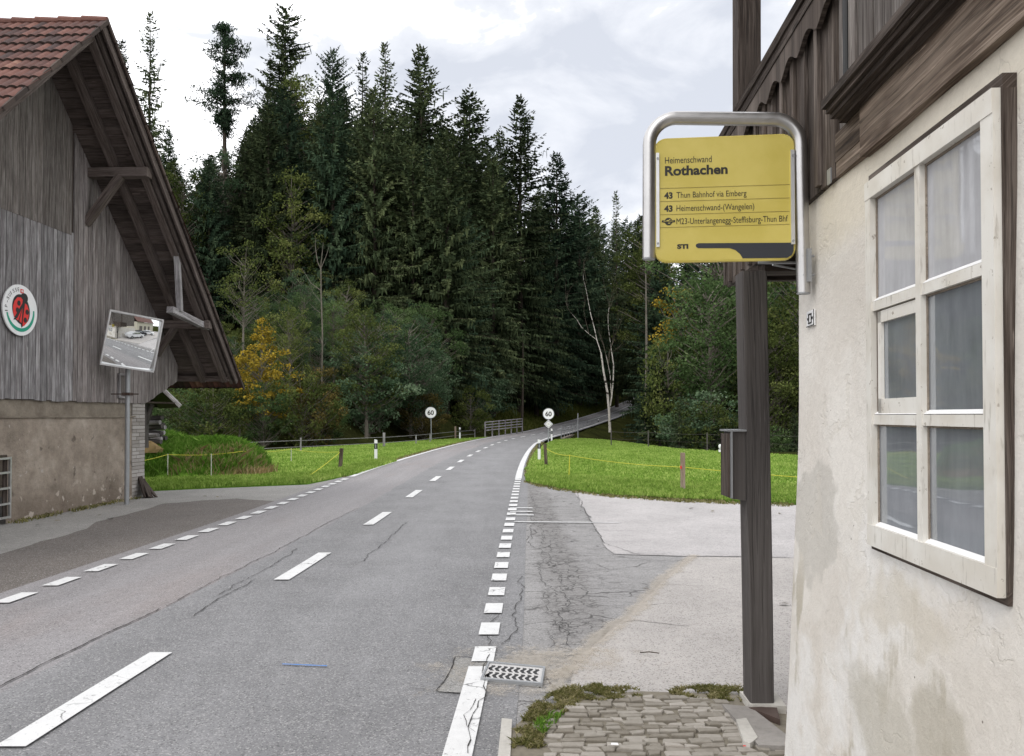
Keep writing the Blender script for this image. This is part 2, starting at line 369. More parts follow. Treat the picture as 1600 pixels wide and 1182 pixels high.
def barnwall():
    m = M('old brown render'); s = m.xyz(m.uv()); z = s[1]; p = m.pos()
    big = m.noise(p, 1.6, 6, .65); md = m.noise(p, 6, 6, .7); fn = m.noise(p, 40, 4, .7)
    c = m.ramp(big, (.3, (.19, .16, .13)), (.5, (.29, .245, .2)), (.7, (.39, .34, .285)))
    c = m.mul(c, m.n('ShaderNodeMapRange', Value=md, To_Min=.6, To_Max=1.4).outputs[0])
    lo = m.step(z, .55, .12)
    c = m.mix(m.math('MULTIPLY', lo, .4), c, (.11, .08, .06))
    lump = m.math('MULTIPLY', m.step(m.noise(p, 5.5, 3, .5), .6, .66), m.step(z, .75, .15))
    c = m.mix(m.math('MULTIPLY', lump, .8), c, (.5, .44, .38))
    c = m.mix(m.math('MULTIPLY', m.step(m.noise(p, 9, 2), .69, .72), .7), c, (.42, .38, .34))
    c = m.mix(m.math('MULTIPLY', m.step(m.noise(m.sc(p, 1, (7, 3, 1)), 4, 5), .64, .7), .6), c, (.06, .048, .04))
    return m.bsdf(c, .95, bump=m.math('ADD', md, m.math('MULTIPLY', fn, .4)), bs=.9, bd=.03, spec=.1)
MT['render'] = barnwall()
def conc(name, a, b):
    m = M(name); p = m.pos(); n1 = m.noise(p, 3, 6, .65); n2 = m.noise(p, 30, 4, .7)
    c = m.ramp(n1, (.3, a), (.7, b)); c = m.mul(c, m.n('ShaderNodeMapRange', Value=n2, To_Min=.75, To_Max=1.25).outputs[0])
    return m.bsdf(c, .9, bump=n2, bs=.6, bd=.01, spec=.15)
MT['concrete'] = conc('stained concrete', (.15, .125, .10), (.29, .255, .205))
MT['stone'] = conc('pale stone', (.38, .36, .33), (.52, .5, .46))
MT['greystone'] = conc('grey slab', (.22, .205, .19), (.31, .29, .27))
def tonemat(name, stops, rough=.8, bumpscale=40, bs=.5, bd=.008, n2=12):
    m = M(name); p = m.pos(); t = m.tone(); nn = m.noise(p, n2, 5, .65)
    f = m.math('ADD', m.math('MULTIPLY', t, .75), m.math('MULTIPLY', m.math('SUBTRACT', nn, .5), .7))
    return m.bsdf(m.ramp(f, *stops), rough, bump=m.noise(p, bumpscale, 4), bs=bs, bd=bd, spec=.25)
MT['tile'] = tonemat('clay roof tiles', [(0, (.05, .032, .03)), (.35, (.11, .052, .042)), (.7, (.18, .085, .066)), (.95, (.32, .21, .14))])
MT['tile_edge'] = tonemat('dark tile edge', [(0, (.04, .03, .026)), (1, (.11, .08, .065))])
MT['cobble'] = tonemat('grey paving setts', [(0, (.18, .16, .13)), (.4, (.265, .243, .21)), (.85, (.36, .33, .295))], n2=30)
MT['brick'] = tonemat('whitewashed bricks', [(0, (.27, .25, .23)), (1, (.42, .4, .38))])
MT['mortar'] = plain('earthy joints', (.17, .15, .115), .95, var=.4, scale=40)

def dirtyglass(name, film, k):
    m = M(name); uv = m.uv(); a = m.noise(m.sc(uv, (7, 2.2, 1)), 1, 6, .62, .5); b = m.noise(m.sc(uv, (45, 5, 1)), 1, 4)
    f = m.math('ADD', m.math('MULTIPLY', a, .7), m.math('MULTIPLY', b, .3)); z_ = m.noise(m.sc(uv, (3, 3, 1), (4, 4, 0)), 1, 6, .7); f = m.math('ADD', f, m.math('MULTIPLY', m.math('SUBTRACT', z_, .5), .5))
    dif = m.n('ShaderNodeBsdfDiffuse', Color=m.ramp(f, (.3, tuple(x * .72 for x in film)), (.7, tuple(x * 1.14 for x in film))))
    gl = m.n('ShaderNodeBsdfGlossy', Color=(.8, .83, .86, 1), Roughness=.025)
    bp = m.n('ShaderNodeBump', Height=m.noise(m.sc(uv, (2, 2, 1)), 1, 2), Strength=.12, Distance=.02)
    m.set(gl.inputs['Normal'], bp.outputs[0])
    mx_ = m.n('ShaderNodeMixShader', Fac=k); m.set(mx_.inputs[1], dif.outputs[0]); m.set(mx_.inputs[2], gl.outputs[0])
    m.set(m.out.inputs[0], mx_.outputs[0]); return m.m
MT['glass_milky'] = dirtyglass('milky window glass', (.44, .44, .455), .12)
MT['glass'] = dirtyglass('dusty window glass', (.235, .25, .27), .34)
MT['glass_car'] = dirtyglass('car glass', (.02, .022, .025), .4)
m = M('mirror glass'); MT['mirror'] = m.bsdf((.88, .9, .9), .02, metal=1.0)

def frame_white():
    m = M('flaking white window paint'); p = m.pos(); a = m.noise(p, 30, 6, .7); b = m.noise(m.sc(p, (60, 60, 9)), 1, 4)
    c = m.mix(m.step(m.noise(p, 5, 5), .35, .65), (.62, .585, .52), (.72, .70, .65)); c = m.mix(m.step(a, .625, .67), c, (.36, .32, .27))
    c = m.mix(m.math('MULTIPLY', m.step(b, .58, .72), .8), c, (.4, .37, .32))
    return m.bsdf(c, .5, bump=a, bs=.3, bd=.003)
MT['frame'] = frame_white()
def grassmat(name, a, b, c_, scale=.6):
    m = M(name); t = m.tone(); p = m.pos(); nn = m.noise(p, scale, 4)
    f = m.math('ADD', m.math('MULTIPLY', t, .5), m.math('ADD', m.math('MULTIPLY', nn, .5), m.math('MULTIPLY', m.math('SUBTRACT', m.noise(p, scale * 7, 3), .5), .5)))
    col = m.ramp(f, (.25, a), (.5, b), (.75, c_))
    d = m.n('ShaderNodeBsdfDiffuse', Color=col); tr = m.n('ShaderNodeBsdfTranslucent', Color=col)
    x = m.n('ShaderNodeMixShader', Fac=.3); m.set(x.inputs[1], d.outputs[0]); m.set(x.inputs[2], tr.outputs[0])
    m.set(m.out.inputs[0], x.outputs[0]); return m.m
MT['grass'] = grassmat('meadow grass', (.12, .21, .035), (.26, .39, .075), (.47, .56, .17))
MT['grass_long'] = grassmat('rank grass', (.06, .14, .018), (.13, .27, .035), (.26, .38, .09))
MT['straw'] = grassmat('dry straw', (.22, .15, .07), (.36, .26, .13), (.5, .4, .24))
MT['weed'] = grassmat('weeds', (.09, .11, .03), (.2, .19, .07), (.46, .40, .24), 9)
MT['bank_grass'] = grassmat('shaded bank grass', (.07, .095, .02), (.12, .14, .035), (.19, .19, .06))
m = M('meadow soil'); p = m.pos()
MT['meadow'] = m.bsdf(m.ramp(m.noise(p, 7, 6, .7), (.3, (.07, .14, .02)), (.7, (.14, .26, .035))), 1, bump=m.noise(p, 20, 5), bs=1, bd=.05, spec=0)
m = M('forest floor'); p = m.pos()
cfl = m.ramp(m.noise(p, .5, 6, .7), (.3, (.02, .02, .009)), (.55, (.035, .04, .012)), (.75, (.06, .06, .022)))
MT['ground'] = m.bsdf(cfl, 1, bump=m.noise(p, 3, 6), bs=1, bd=.3, spec=0)
def sandmat():
    m = M('washed sand'); p = m.pos(); s = m.xyz(m.uv())
    c = m.ramp(m.noise(p, 25, 6, .7), (.3, (.38, .33, .26)), (.7, (.58, .53, .46)))
    b = m.n('ShaderNodeBsdfPrincipled', Base_Color=c, Roughness=.95)
    a = m.math('ADD', m.math('MULTIPLY', m.noise(p, 3.5, 5, .6), .8), m.math('MULTIPLY', m.noise(p, 45, 3, .7), .5))
    a = m.step(m.math('SUBTRACT', a, m.math('MULTIPLY', s[0], .42)), .32, .56)
    tr = m.n('ShaderNodeBsdfTransparent'); x = m.n('ShaderNodeMixShader', Fac=m.math('MULTIPLY', a, .45))
    m.set(x.inputs[1], tr.outputs[0]); m.set(x.inputs[2], b.outputs[0]); m.set(m.out.inputs[0], x.outputs[0]); return m.m
MT['sand'] = sandmat()
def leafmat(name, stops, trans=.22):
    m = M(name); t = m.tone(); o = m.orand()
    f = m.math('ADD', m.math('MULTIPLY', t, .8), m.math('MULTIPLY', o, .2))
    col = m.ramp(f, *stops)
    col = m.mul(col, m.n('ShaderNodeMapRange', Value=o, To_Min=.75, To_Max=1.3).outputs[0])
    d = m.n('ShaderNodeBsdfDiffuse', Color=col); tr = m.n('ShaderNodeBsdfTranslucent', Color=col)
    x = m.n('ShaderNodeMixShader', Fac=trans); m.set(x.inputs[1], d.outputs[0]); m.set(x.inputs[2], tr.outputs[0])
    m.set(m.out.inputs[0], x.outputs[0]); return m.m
MT['needle'] = leafmat('spruce needles', [(0, (.02, .03, .017)), (.5, (.05, .068, .034)), (1, (.12, .14, .065))], .1)
MT['needle_b'] = leafmat('fir needles', [(0, (.016, .03, .02)), (.5, (.042, .068, .04)), (1, (.095, .13, .07))], .1)
MT['leaf_green'] = leafmat('green leaves', [(0, (.03, .055, .02)), (.5, (.075, .12, .045)), (1, (.16, .21, .09))])
MT['leaf_blue'] = leafmat('grey green leaves', [(0, (.03, .055, .03)), (.5, (.07, .112, .06)), (1, (.16, .21, .13))])
MT['leaf_olive'] = leafmat('olive leaves', [(0, (.035, .05, .016)), (.5, (.085, .108, .032)), (1, (.18, .19, .065))])
MT['leaf_gold'] = leafmat('golden leaves', [(0, (.14, .11, .02)), (.5, (.34, .245, .035)), (1, (.58, .42, .07))])
MT['leaf_rust'] = leafmat('rusty brown leaves', [(0, (.05, .045, .016)), (.5, (.12, .098, .034)), (1, (.24, .175, .06))])
MT['twig'] = plain('bare twigs', (.16, .13, .10), .9, var=.3)
def bark(name, a, b, dark=None):
    m = M(name); p = m.ob(); n1 = m.noise(m.sc(p, (9, 9, 1.6)), 1, 5, .7)
    c = m.ramp(n1, (.3, a), (.7, b))
    if dark is not None: c = m.mix(m.step(m.noise(m.sc(p, (1.2, 1.2, 3.5)), 1, 4, .6), .56, .6), c, dark)
    return m.bsdf(c, .95, bump=n1, bs=.6, bd=.03, spec=.1)
MT['bark'] = bark('spruce bark', (.035, .027, .021), (.09, .075, .06))
MT['bark_grey'] = bark('grey bark', (.09, .08, .065), (.2, .18, .15))
MT['birch'] = bark('birch bark', (.3, .28, .24), (.55, .52, .47), (.04, .035, .03))
MT['red'] = plain('red paint', (.68, .035, .03), .4)
MT['green'] = plain('green paint', (.01, .30, .19), .4)
MT['carwhite'] = plain('white car paint', (.75, .76, .78), .25)
MT['cardark'] = plain('dark car paint', (.02, .022, .028), .25)
MT['rubber'] = plain('tyre rubber', (.02, .02, .02), .9)
MT['rope_y'] = plain('yellow rope', (.6, .55, .05), .7)
MT['rope_w'] = plain('pale rope', (.5, .5, .42), .7)
MT['interior'] = plain('pale interior wall', (.45, .44, .42), .9)
MT['house2'] = plain('pale house render', (.55, .52, .42), .9)
# ---------------------------------------------------------------- the road
_st = [(-45,-4.6,-2.7,-.7,0),(0,-4.5,-2.5,-.38,0),(3.7,-4.45,-2.42,-.25,0),(5.2,-4.4,-2.37,-.17,0),(8,-4.3,-2.2,-.12,0),(12.8,-4.16,-2.05,0,0),(18,-4.2,-1.96,.12,0),
       (22.6,-4.2,-1.88,.24,0),(27.4,-4.05,-1.8,.41,0),(31,-3.87,-1.68,.57,0),(36,-3.6,-1.45,.82,0),(43.6,-3.05,-1.0,1.3,0),(50.5,-2.4,-.3,2.0,0)]
_far = [(57,.6,0),(64,1.95,.05),(70,3.2,.1),(76,4.6,.27),(86,7.3,.67),(98,10.8,1.27),(112,15.2,2.2),(123,19,3.3),(135,23.5,4.7),(150,30,6.6)]
S = [(Vector((a, y, 0)), Vector((b, y, 0)), Vector((c, y, 0))) for y, a, b, c, z in _st]
for i, (y, x, z) in enumerate(_far):
    q = _far[min(i + 1, len(_far) - 1)]; r = _far[i - 1] if i else (50.5, -.3, 0)
    t = Vector((q[1] - r[1], q[0] - r[0], 0)).normalized(); nn = Vector((t.y, -t.x, 0)); c0 = Vector((x, y, z))
    S.append((c0 - nn * 2.2, c0, c0 + nn * 2.2))
def dense(k, step=.5):
    P = np.array([tuple(s[k]) for s in S]); cc = np.array([s[1].y for s in S])
    t = np.arange(-45, 150.01, step)
    q = np.stack([np.interp(t, cc, P[:, j]) for j in range(3)], 1)
    w = np.exp(-np.linspace(-2, 2, 13) ** 2); w /= w.sum()
    qp = np.concatenate([np.repeat(q[:1], 6, 0) + (np.arange(-6, 0)[:, None]) * (q[1] - q[0]), q, np.repeat(q[-1:], 6, 0) + (np.arange(1, 7)[:, None]) * (q[-1] - q[-2])])
    return t, np.stack([np.convolve(qp[:, j], w, 'valid') for j in range(3)], 1)
TT, DL = dense(0); _, DC = dense(1); _, DR = dense(2)
def at(D, t): return Vector([float(np.interp(t, TT, D[:, j])) for j in range(3)])
def lateral(t):
    a, b = at(DL, t), at(DR, t); return (b - a).normalized()
mb = MB()
def roww(i):
    l, c, r = Vector(DL[i]), Vector(DC[i]), Vector(DR[i]); n = (r - l).normalized()
    return [(l - n * .28, -2.4), (l, -2.1), (l.lerp(c, .7), -.63), (c, 0), (c.lerp(r, .5), 1.05), (r, 2.1), (r + n * .25, 2.35)]
for i in range(len(TT) - 1):
    a, b = roww(i), roww(i + 1)
    for k in range(6):
        mb.face([a[k][0], a[k + 1][0], b[k + 1][0], b[k][0]], .5, [(a[k][1], TT[i]), (a[k + 1][1], TT[i]), (a[k + 1][1], TT[i + 1]), (a[k][1], TT[i + 1])])
struct(mb.build('road', MT['road'], smooth=True))

# ---------------------------------------------------------------- terrain
CL = DC[TT > 40][::4]; CT = TT[TT > 40][::4]
def ground_h(X, Y):
    d = np.hypot(CL[:, 0] - X, CL[:, 1] - Y); i = int(d.argmin()); j = min(i + 1, len(CL) - 1); k = max(j - 1, 0)
    t = CL[j] - CL[k]; s = (t[0] * (Y - CL[i, 1]) - t[1] * (X - CL[i, 0])) / math.hypot(t[0], t[1]); zr = float(CL[i, 2]); dist = float(d[i])
    wob = .5 * math.sin(X * .31 + Y * .17) + .4 * math.sin(X * .13 - Y * .29)
    if Y < 35: 
        base = -.08
        return base if abs(X) < 60 else base
    if s > 0:
        hs = 42 + max(0, min(X + 12, 60)) * 2.3
        h1 = .52 * max(0, Y - hs); h1 = 27 - 27 * math.exp(-h1 / 27) if h1 > 0 else 0
        h2 = zr + .5 * max(0, dist - 3.2) * (1 if dist > 3.2 else 0)
        z = min(h1, h2) if Y < 68 else min(max(h1, zr * .9), h2)
        return z - .1 + (wob * min(1, max(0, dist - 5) / 6) if z > .8 else 0)
    q = max(0, dist - 3.0); w = min(1, max(0, (Y - 36) / 8))
    z = max(zr - .5 * q * w, -2.6 * w) - .1 + max(0, (X - 24)) * .28 * w + max(0, Y - 75) * .1 * min(1, q / 12)
    return z
xs = np.concatenate([np.linspace(-400, -75, 14), np.arange(-70, 71, 2.0), np.linspace(78, 400, 14)])
ys = np.concatenate([np.linspace(-300, -10, 12), np.arange(-4, 176, 2.0), np.linspace(185, 600, 16)])
gv = np.array([(x, y, ground_h(x, y)) for y in ys for x in xs]); nx = len(xs)
gf = np.array([(j * nx + i, j * nx + i + 1, (j + 1) * nx + i + 1, (j + 1) * nx + i) for j in range(len(ys) - 1) for i in range(nx - 1)])
me = npmesh('ground', gv, gf, np.full(len(gf), .5), MT['ground']); me.polygons.foreach_set('use_smooth', [True] * len(gf))
struct(link('ground', me))

# ---------------------------------------------------------------- yards and aprons (sheets 4 mm above each other)
def sheet(name, pts, z, mat, skirt=0, rag=0):
    b = MB(); P = [Vector((p[0], p[1], z)) for p in pts]
    if rag:
        Q = []; rr = random.Random(len(name)); wv = 0
        for i in range(len(P)):
            a, c = P[i], P[(i + 1) % len(P)]; L = (c - a).length; n = int(min(L, 12) / .25) if L < 12 and 0 < a.y < 30 else 1; n = max(1, n); t = (c - a).normalized(); s_ = Vector((-t.y, t.x, 0))
            for k in range(n): wv = .6 * wv + rr.gauss(0, rag); Q.append(a.lerp(c, k / n) + s_ * (wv if k else 0))
        P = Q
    if skirt: b.prism([Vector((p.x, p.y, z - skirt)) for p in P], (0, 0, skirt))
    else:
        nrm = sum((P[i].x * P[(i + 1) % len(P)].y - P[(i + 1) % len(P)].x * P[i].y) for i in range(len(P)))
        b.poly(P if nrm > 0 else P[::-1])
    return struct(b.build(name, mat))
def gp(*px): return [G(x, y) for x, y in px]
sheet('concrete_apron', [(-30, -30), (-4.3, -30), (-4.3, 12.8), (-4.3, 24.5)] + gp((560, 741), (480, 757), (330, 763), (222, 768)) + [(-12, 16.8), (-30, 17)], -.008, MT['apron'])
_r = [at(DR, t) for t in (-30, 4, 8, 12, 16, 19.5)]
sheet('yard', [(p.x + .05, p.y) for p in _r] + gp((826, 751), (870, 764), (960, 776), (1060, 782), (1240, 789)) + [(9, 13.8), (30, 13), (30, -30)], -.004, MT['yard'])
sheet('pale_yard', gp((898, 768), (960, 777), (1060, 783), (1240, 790)) + [(9, 13.7), (29, 12.9), (29, 10.5)] + gp((1240, 872), (1075, 870), (960, 866), (942, 850), (922, 812)), .002, MT['yard_light'], rag=.015)
sheet('concrete_slab', gp((1075, 871), (1240, 873)) + [(29, 8.6), (29, -20), (1.3, -20)] + [G(1250, 1140)] + gp((1165, 1098), (1000, 1090), (886, 1096), (893, 1062), (905, 1028), (985, 962), (1040, 905)), .006, MT['slab'], rag=.008)
sheet('asphalt_patch', gp((712, 1028), (764, 1033), (756, 1087), (684, 1082)), .004, MT['patch'], rag=.012)
_g = [(-4.62, 1.0), (-4.58, 5), (-4.5, 9)] + [(at(DL, t).x - .25, t) for t in (12, 14, 16)]
sheet('gravel_strip', _g + gp((480, 772), (430, 783), (370, 779), (315, 782), (255, 787), (180, 808), (90, 840), (0, 866)) + [(-7.6, 7.5), (-7.2, 1)], -.002, MT['gravel'], rag=.03)
# ---------------------------------------------------------------- painted markings, one sheet for all
mk = MB()
def strip(D, t0, t1, w, off=0.0, z=.012, n=None, skew=0):
    n = n or max(1, int((t1 - t0) / .7)); P = []
    for i in range(n + 1):
        t = t0 + (t1 - t0) * i / n; p = at(D, t) + Vector((0, 0, z)); s = lateral(t); p = p + s * off
        P.append((p - s * w / 2, p + s * w / 2 + Vector((0, skew, 0))))
    for i in range(n): mk.face([P[i][0], P[i][1], P[i + 1][1], P[i + 1][0]])
y0 = 3.72
for k in range(14):
    a = y0 + 3.76 * k
    strip(DC, a, a + 1.47, .15)
for k in range(9):
    a = 57 + k * 4.6
    strip(DC, a, a + 2.2, .15)
strip(DC, 92, 135, .15)
for k in range(30):                       # short dashes along the right edge
    a = 5.0 + k * .61
    if a < 19.2: strip(DR, a, a + .32, .145, skew=0)
strip(DR, .5, 4.90, .14, off=-.01); strip(DR, -30, .5, .14); strip(DR, 19.4, 60, .17); strip(DR, 60, 140, .14, off=-.1)
for k in range(26):
    a = 2.6 + k * .66
    strip(DL, a, a + .38, .15)
strip(DL, 20.1, 62, .15); strip(DL, 62, 140, .12)
for py_, x0, x1 in ((795, 797, 832), (800.5, 797, 832), (806, 797, 834)):
    a, b = G(x0, py_), G(x1, py_); mk.face([a + V(0, -.05, .012), b + V(0, -.05, .012), b + V(0, .05, .012), a + V(0, .05, .012)])
a, b = G(803, 816.5), G(968, 818); mk.face([a + V(0, -.035, .012), b + V(0, -.02, .012), b + V(0, .02, .012), a + V(0, .035, .012)])
struct(mk.build('road_markings', MT['paint']))
b_ = MB(); a, b = G(441, 1040), G(511, 1043)
for i in range(8):
    p, q = a.lerp(b, i / 8), a.lerp(b, (i + 1) / 8); w = .006 + .004 * R_.random()
    b_.face([p + V(0, -w, .01), q + V(0, -w, .01), q + V(0, w, .01), p + V(0, w, .01)])
tag(b_.build('chalk_line', MT['blue']), 'thin blue sprayed line lying across the near lane of the road', 'line')
# ---------------------------------------------------------------- open cracks in the surface
ck = MB()
def crack(pts, w=.012, jit=.035, z=.009, seed=0, sub=None):
    r = random.Random(seed); P = []; wx_ = wy_ = 0.0
    for i in range(len(pts) - 1):
        a, b = Vector((*pts[i][:2], 0)), Vector((*pts[i + 1][:2], 0)); n = sub or max(2, int((b - a).length / .07))
        for k in range(n):
            wx_ = .8 * wx_ + r.gauss(0, jit * .55); wy_ = .8 * wy_ + r.gauss(0, jit * .55)
            P.append(a.lerp(b, k / n) + Vector((wx_, wy_, 0)))
    for i in range(len(P) - 1):
        d = (P[i + 1] - P[i]).normalized(); s = Vector((-d.y, d.x, 0)); w0 = w * r.uniform(.2, 1); w1 = w * r.uniform(.2, 1)
        ck.face([P[i] - s * w0 + V(0, 0, z), P[i] + s * w0 + V(0, 0, z), P[i + 1] + s * w1 + V(0, 0, z), P[i + 1] - s * w1 + V(0, 0, z)])
def gl(*px): return [(G(x, y).x, G(x, y).y) for x, y in px]
crack(gl((-40, 1092), (0, 1075), (106, 1020), (200, 975), (256, 949)), .009, .012, seed=1)
crack(gl((256, 949), (365, 896), (420, 869), (500, 823), (560, 795)), .006, .014, seed=2)
for s_, pts in enumerate([((340, 930), (410, 892), (470, 856)), ((300, 965), (350, 930), (400, 905)), ((560, 880), (640, 815))]):
    crack(gl(*pts), .006, .02, seed=20 + s_)
for k in range(2):                        # alligator band along the right shoulder
    crack([(.30 + .12 * k + .03 * math.sin(y), y) for y in np.arange(5.3, 15.5, .5)], .004, .04, seed=30 + k)
crack(gl((790, 1010), (802, 960), (812, 900)), .005, .03, seed=40)
crack(gl((765, 1010), (772, 940)), .004, .03, seed=41)
for k in range(20):
    y = 6.0 + k * .42; x = .4 + R_.random() * .3
    crack([(x, y), (x + R_.uniform(.5, 1.7), y + R_.uniform(-.15, .15))], .004, .03, seed=50 + k)
crack(gl((898, 768), (920, 810), (945, 850), (1000, 868), (1075, 870), (1240, 871)), .006, .02, seed=80)
crack(gl((735, 1182), (748, 1120), (757, 1070), (765, 1020)), .004, .02, seed=81, z=.016)
crack(gl((740, 1150), (728, 1120), (752, 1090)), .003, .02, seed=82, z=.016)
crack(gl((684, 1082), (700, 1055), (712, 1028), (764, 1033)), .006, .01, seed=83)
crack(gl((684, 1082), (756, 1087)), .006, .01, seed=84); crack(gl((640, 1078), (684, 1082)), .005, .01, seed=85)
for k in range(16):
    y = 11 + .25 * k + R_.random() * .1
    crack([(.42, y), (.42 + R_.uniform(.3, .9), y + R_.uniform(-.05, .05))], .006, .02, seed=90 + k)
struct(ck.build('surface_cracks', MT['crack']))
# sand washed over the yard beside the drain
sb = MB(); cx, cy = G(835, 1040).xy
N_ = 40
for i in range(N_):
    a0, a1 = 2 * math.pi * i / N_, 2 * math.pi * (i + 1) / N_
    for r0, r1 in ((0, .5), (.5, 1)):
        P = [(cx + math.cos(a) * r * .95, cy + math.sin(a) * r * .6 + .25 * math.cos(a) * r, .0085) for a, r in ((a0, r0), (a0, r1), (a1, r1), (a1, r0))]
        if r0 == 0: P = [P[0], P[1], P[2]]; U = [(r0, 0), (r1, 0), (r1, 0)]
        else: U = [(r0, 0), (r1, 0), (r1, 0), (r0, 0)]
        sb.face(P, .5, U)
tag(sb.build('sand', MT['sand']), 'pale sand washed over the yard beside the drain grate', 'sand', kind='stuff')

sb = MB(); bp_ = gl((1085, 868), (1040, 902), (990, 958), (950, 985), (908, 1024), (880, 1060), (868, 1085))
for i in range(len(bp_) - 1):
    a, b = Vector((*bp_[i], .0102)), Vector((*bp_[i + 1], .0102)); d = (b - a).normalized(); s_ = Vector((-d.y, d.x, 0)) * .13
    for sg, (u0, u1) in ((1, (0, 1)), (-1, (0, 1))):
        P = [a, b, b + s_ * sg, a + s_ * sg]; sb.face(P if sg > 0 else P[::-1], .5, [(0, 0), (0, 0), (1, 0), (1, 0)] if sg > 0 else [(1, 0), (1, 0), (0, 0), (0, 0)])
tag(sb.build('sand', MT['sand']), 'pale sandy line along the edge of the concrete slab', 'sand', kind='stuff')
# ---------------------------------------------------------------- drain grate
dg = thing('drain_grate', 'iron drain grate with wavy slots set in the road edge', 'drain grate', G(800, 1056))
A_, B_, C_, D_ = G(764, 1040), G(850, 1048), G(846, 1073), G(753, 1065)
def gq(u, v, z): p = A_.lerp(B_, u).lerp(D_.lerp(C_, u), v); return Vector((p.x, p.y, z))
fb = MB()
for (u0, v0, u1, v1) in ((-.02, -.05, 1.02, .02), (-.02, .98, 1.02, 1.05), (-.02, .02, .015, .98), (.985, .02, 1.02, .98)):
    fb.prism([gq(u0, v0, .0), gq(u1, v0, .0), gq(u1, v1, .0), gq(u0, v1, .0)], (0, 0, .0235))
fb.build('grate_frame', MT['galv'], dg)
pb = MB(); pb.poly([gq(.015, .98, .012), gq(.985, .98, .012), gq(.985, .02, .012), gq(.015, .02, .012)]); pb.build('pit_dark_plate', MT['black'], dg)  # flat black plate, painted stand-in for the dark depth below the slots
gb = MB(); nS = 8
def zig(v): return .022 * math.sin(v * 2 * math.pi * 1.25)
for row, (va, vb) in enumerate(((.11, .47), (.53, .89))):
    for k in range(nS + 1):
        u0 = .05 + .90 * k / nS - (.040 if k else .03); u1 = .05 + .90 * k / nS + (.0 if k < nS else .03)
        if k == 0: u0 = .016
        if k == nS: u1 = .984
        for q in range(10):
            v0, v1 = va + (vb - va) * q / 10, va + (vb - va) * (q + 1) / 10
            z0, z1 = zig(q / 10), zig((q + 1) / 10)
            e0 = 0 if k == 0 else 1; e1 = 0 if k == nS else 1
            gb.prism([gq(u0 + z0 * e0, v0, .013), gq(u1 + z0 * e1, v0, .013), gq(u1 + z1 * e1, v1, .013), gq(u0 + z1 * e0, v1, .013)], (0, 0, .003))
for v0, v1 in ((.02, .11), (.47, .53), (.89, .98)):
    gb.prism([gq(.016, v0, .013), gq(.984, v0, .013), gq(.984, v1, .013), gq(.016, v1, .013)], (0, 0, .003))
gb.build('grate_plate', MT['grate'], dg)

# ---------------------------------------------------------------- raised footway with setts
foot = gp((790, 1182), (800, 1150), (835, 1118), (905, 1098), (1000, 1090), (1165, 1096), (1245, 1130))
fx = [(p.x, p.y) for p in foot] + [(1.15, 3.2), (.98, -3), (-.15, -3), (-.1, 2.6)]
sheet('footway_bed', fx, .035, MT['mortar'], .1)
def inside(x, y, P):
    r = False; j = len(P) - 1
    for i in range(len(P)):
        if (P[i][1] > y) != (P[j][1] > y) and x < (P[j][0] - P[i][0]) * (y - P[i][1]) / (P[j][1] - P[i][1]) + P[i][0]: r = not r
        j = i
    return r
cb = MB(); cobP = gl((848, 1188), (850, 1140), (905, 1112), (1000, 1099), (1095, 1099), (1150, 1106), (1190, 1168), (1240, 1172)) + [(1.1, 3.2), (.95, 1), (.15, 1), (.12, 3.3)]
y = 1.0; row = 0
while y < 4.5:
    h = R_.uniform(.042, .058); x = 0.0 + R_.random() * .05
    while x < 1.3:
        w = R_.uniform(.065, .13); yy = y + .012 * math.sin(x * 9 + row)
        cxx, cyy = x + w / 2, yy + h / 2
        if inside(cxx, cyy, cobP):
            j = lambda: R_.uniform(-.012, .012)
            g = .006; z0 = .03; z1 = .046 + R_.uniform(-.005, .006); e = .005; t = R_.random()
            lo = [V(x + g + j(), yy + g + j(), z0), V(x + w - g + j(), yy + g + j(), z0), V(x + w - g + j(), yy + h - g + j(), z0), V(x + g + j(), yy + h - g + j(), z0)]
            c = V(cxx, cyy, 0); hi = []
            for p in lo: d = (V(p.x, p.y, 0) - c); hi.append(V(p.x, p.y, z1) - d.normalized() * e)
            mid = [V(a.x, a.y, z1 - .004) for a in lo]
            cb.face(hi, t)
            for i in range(4):
                q = (i + 1) % 4
                cb.face([lo[i], lo[q], mid[q], mid[i]], t); cb.face([mid[i], mid[q], hi[q], hi[i]], t)
        x += w
    y += h; row += 1
struct(cb.build('sett_paving', MT['cobble']))
def block(name, px4, z0, z1, mat, label, cat):
    b = MB(); P = [G(*p, z1) for p in px4]; b.prism([V(p.x, p.y, z0) for p in P], (0, 0, z1 - z0))
    o = b.build(name, mat); bv = o.modifiers.new('b', 'BEVEL'); bv.width = .006; bv.segments = 2
    tag(o, label, cat); return o
block('stone_slab', ((1128, 1100), (1172, 1104), (1234, 1152), (1233, 1166), (1185, 1164)), .03, .062, MT['greystone'], 'smooth grey slab at the foot of the timber post', 'slab')
block('edging_stone', ((1150, 1124), (1166, 1122), (1184, 1152), (1172, 1162), (1162, 1158)), .03, .066, MT['stone'], 'short pale granite stone let in between setts and grey slab', 'stone')
block('kerb_stone', ((784, 1122), (800, 1124), (797, 1190), (777, 1190)), .0, .045, MT['stone'], 'pale kerb stone at the road side of the sett paving', 'kerb')

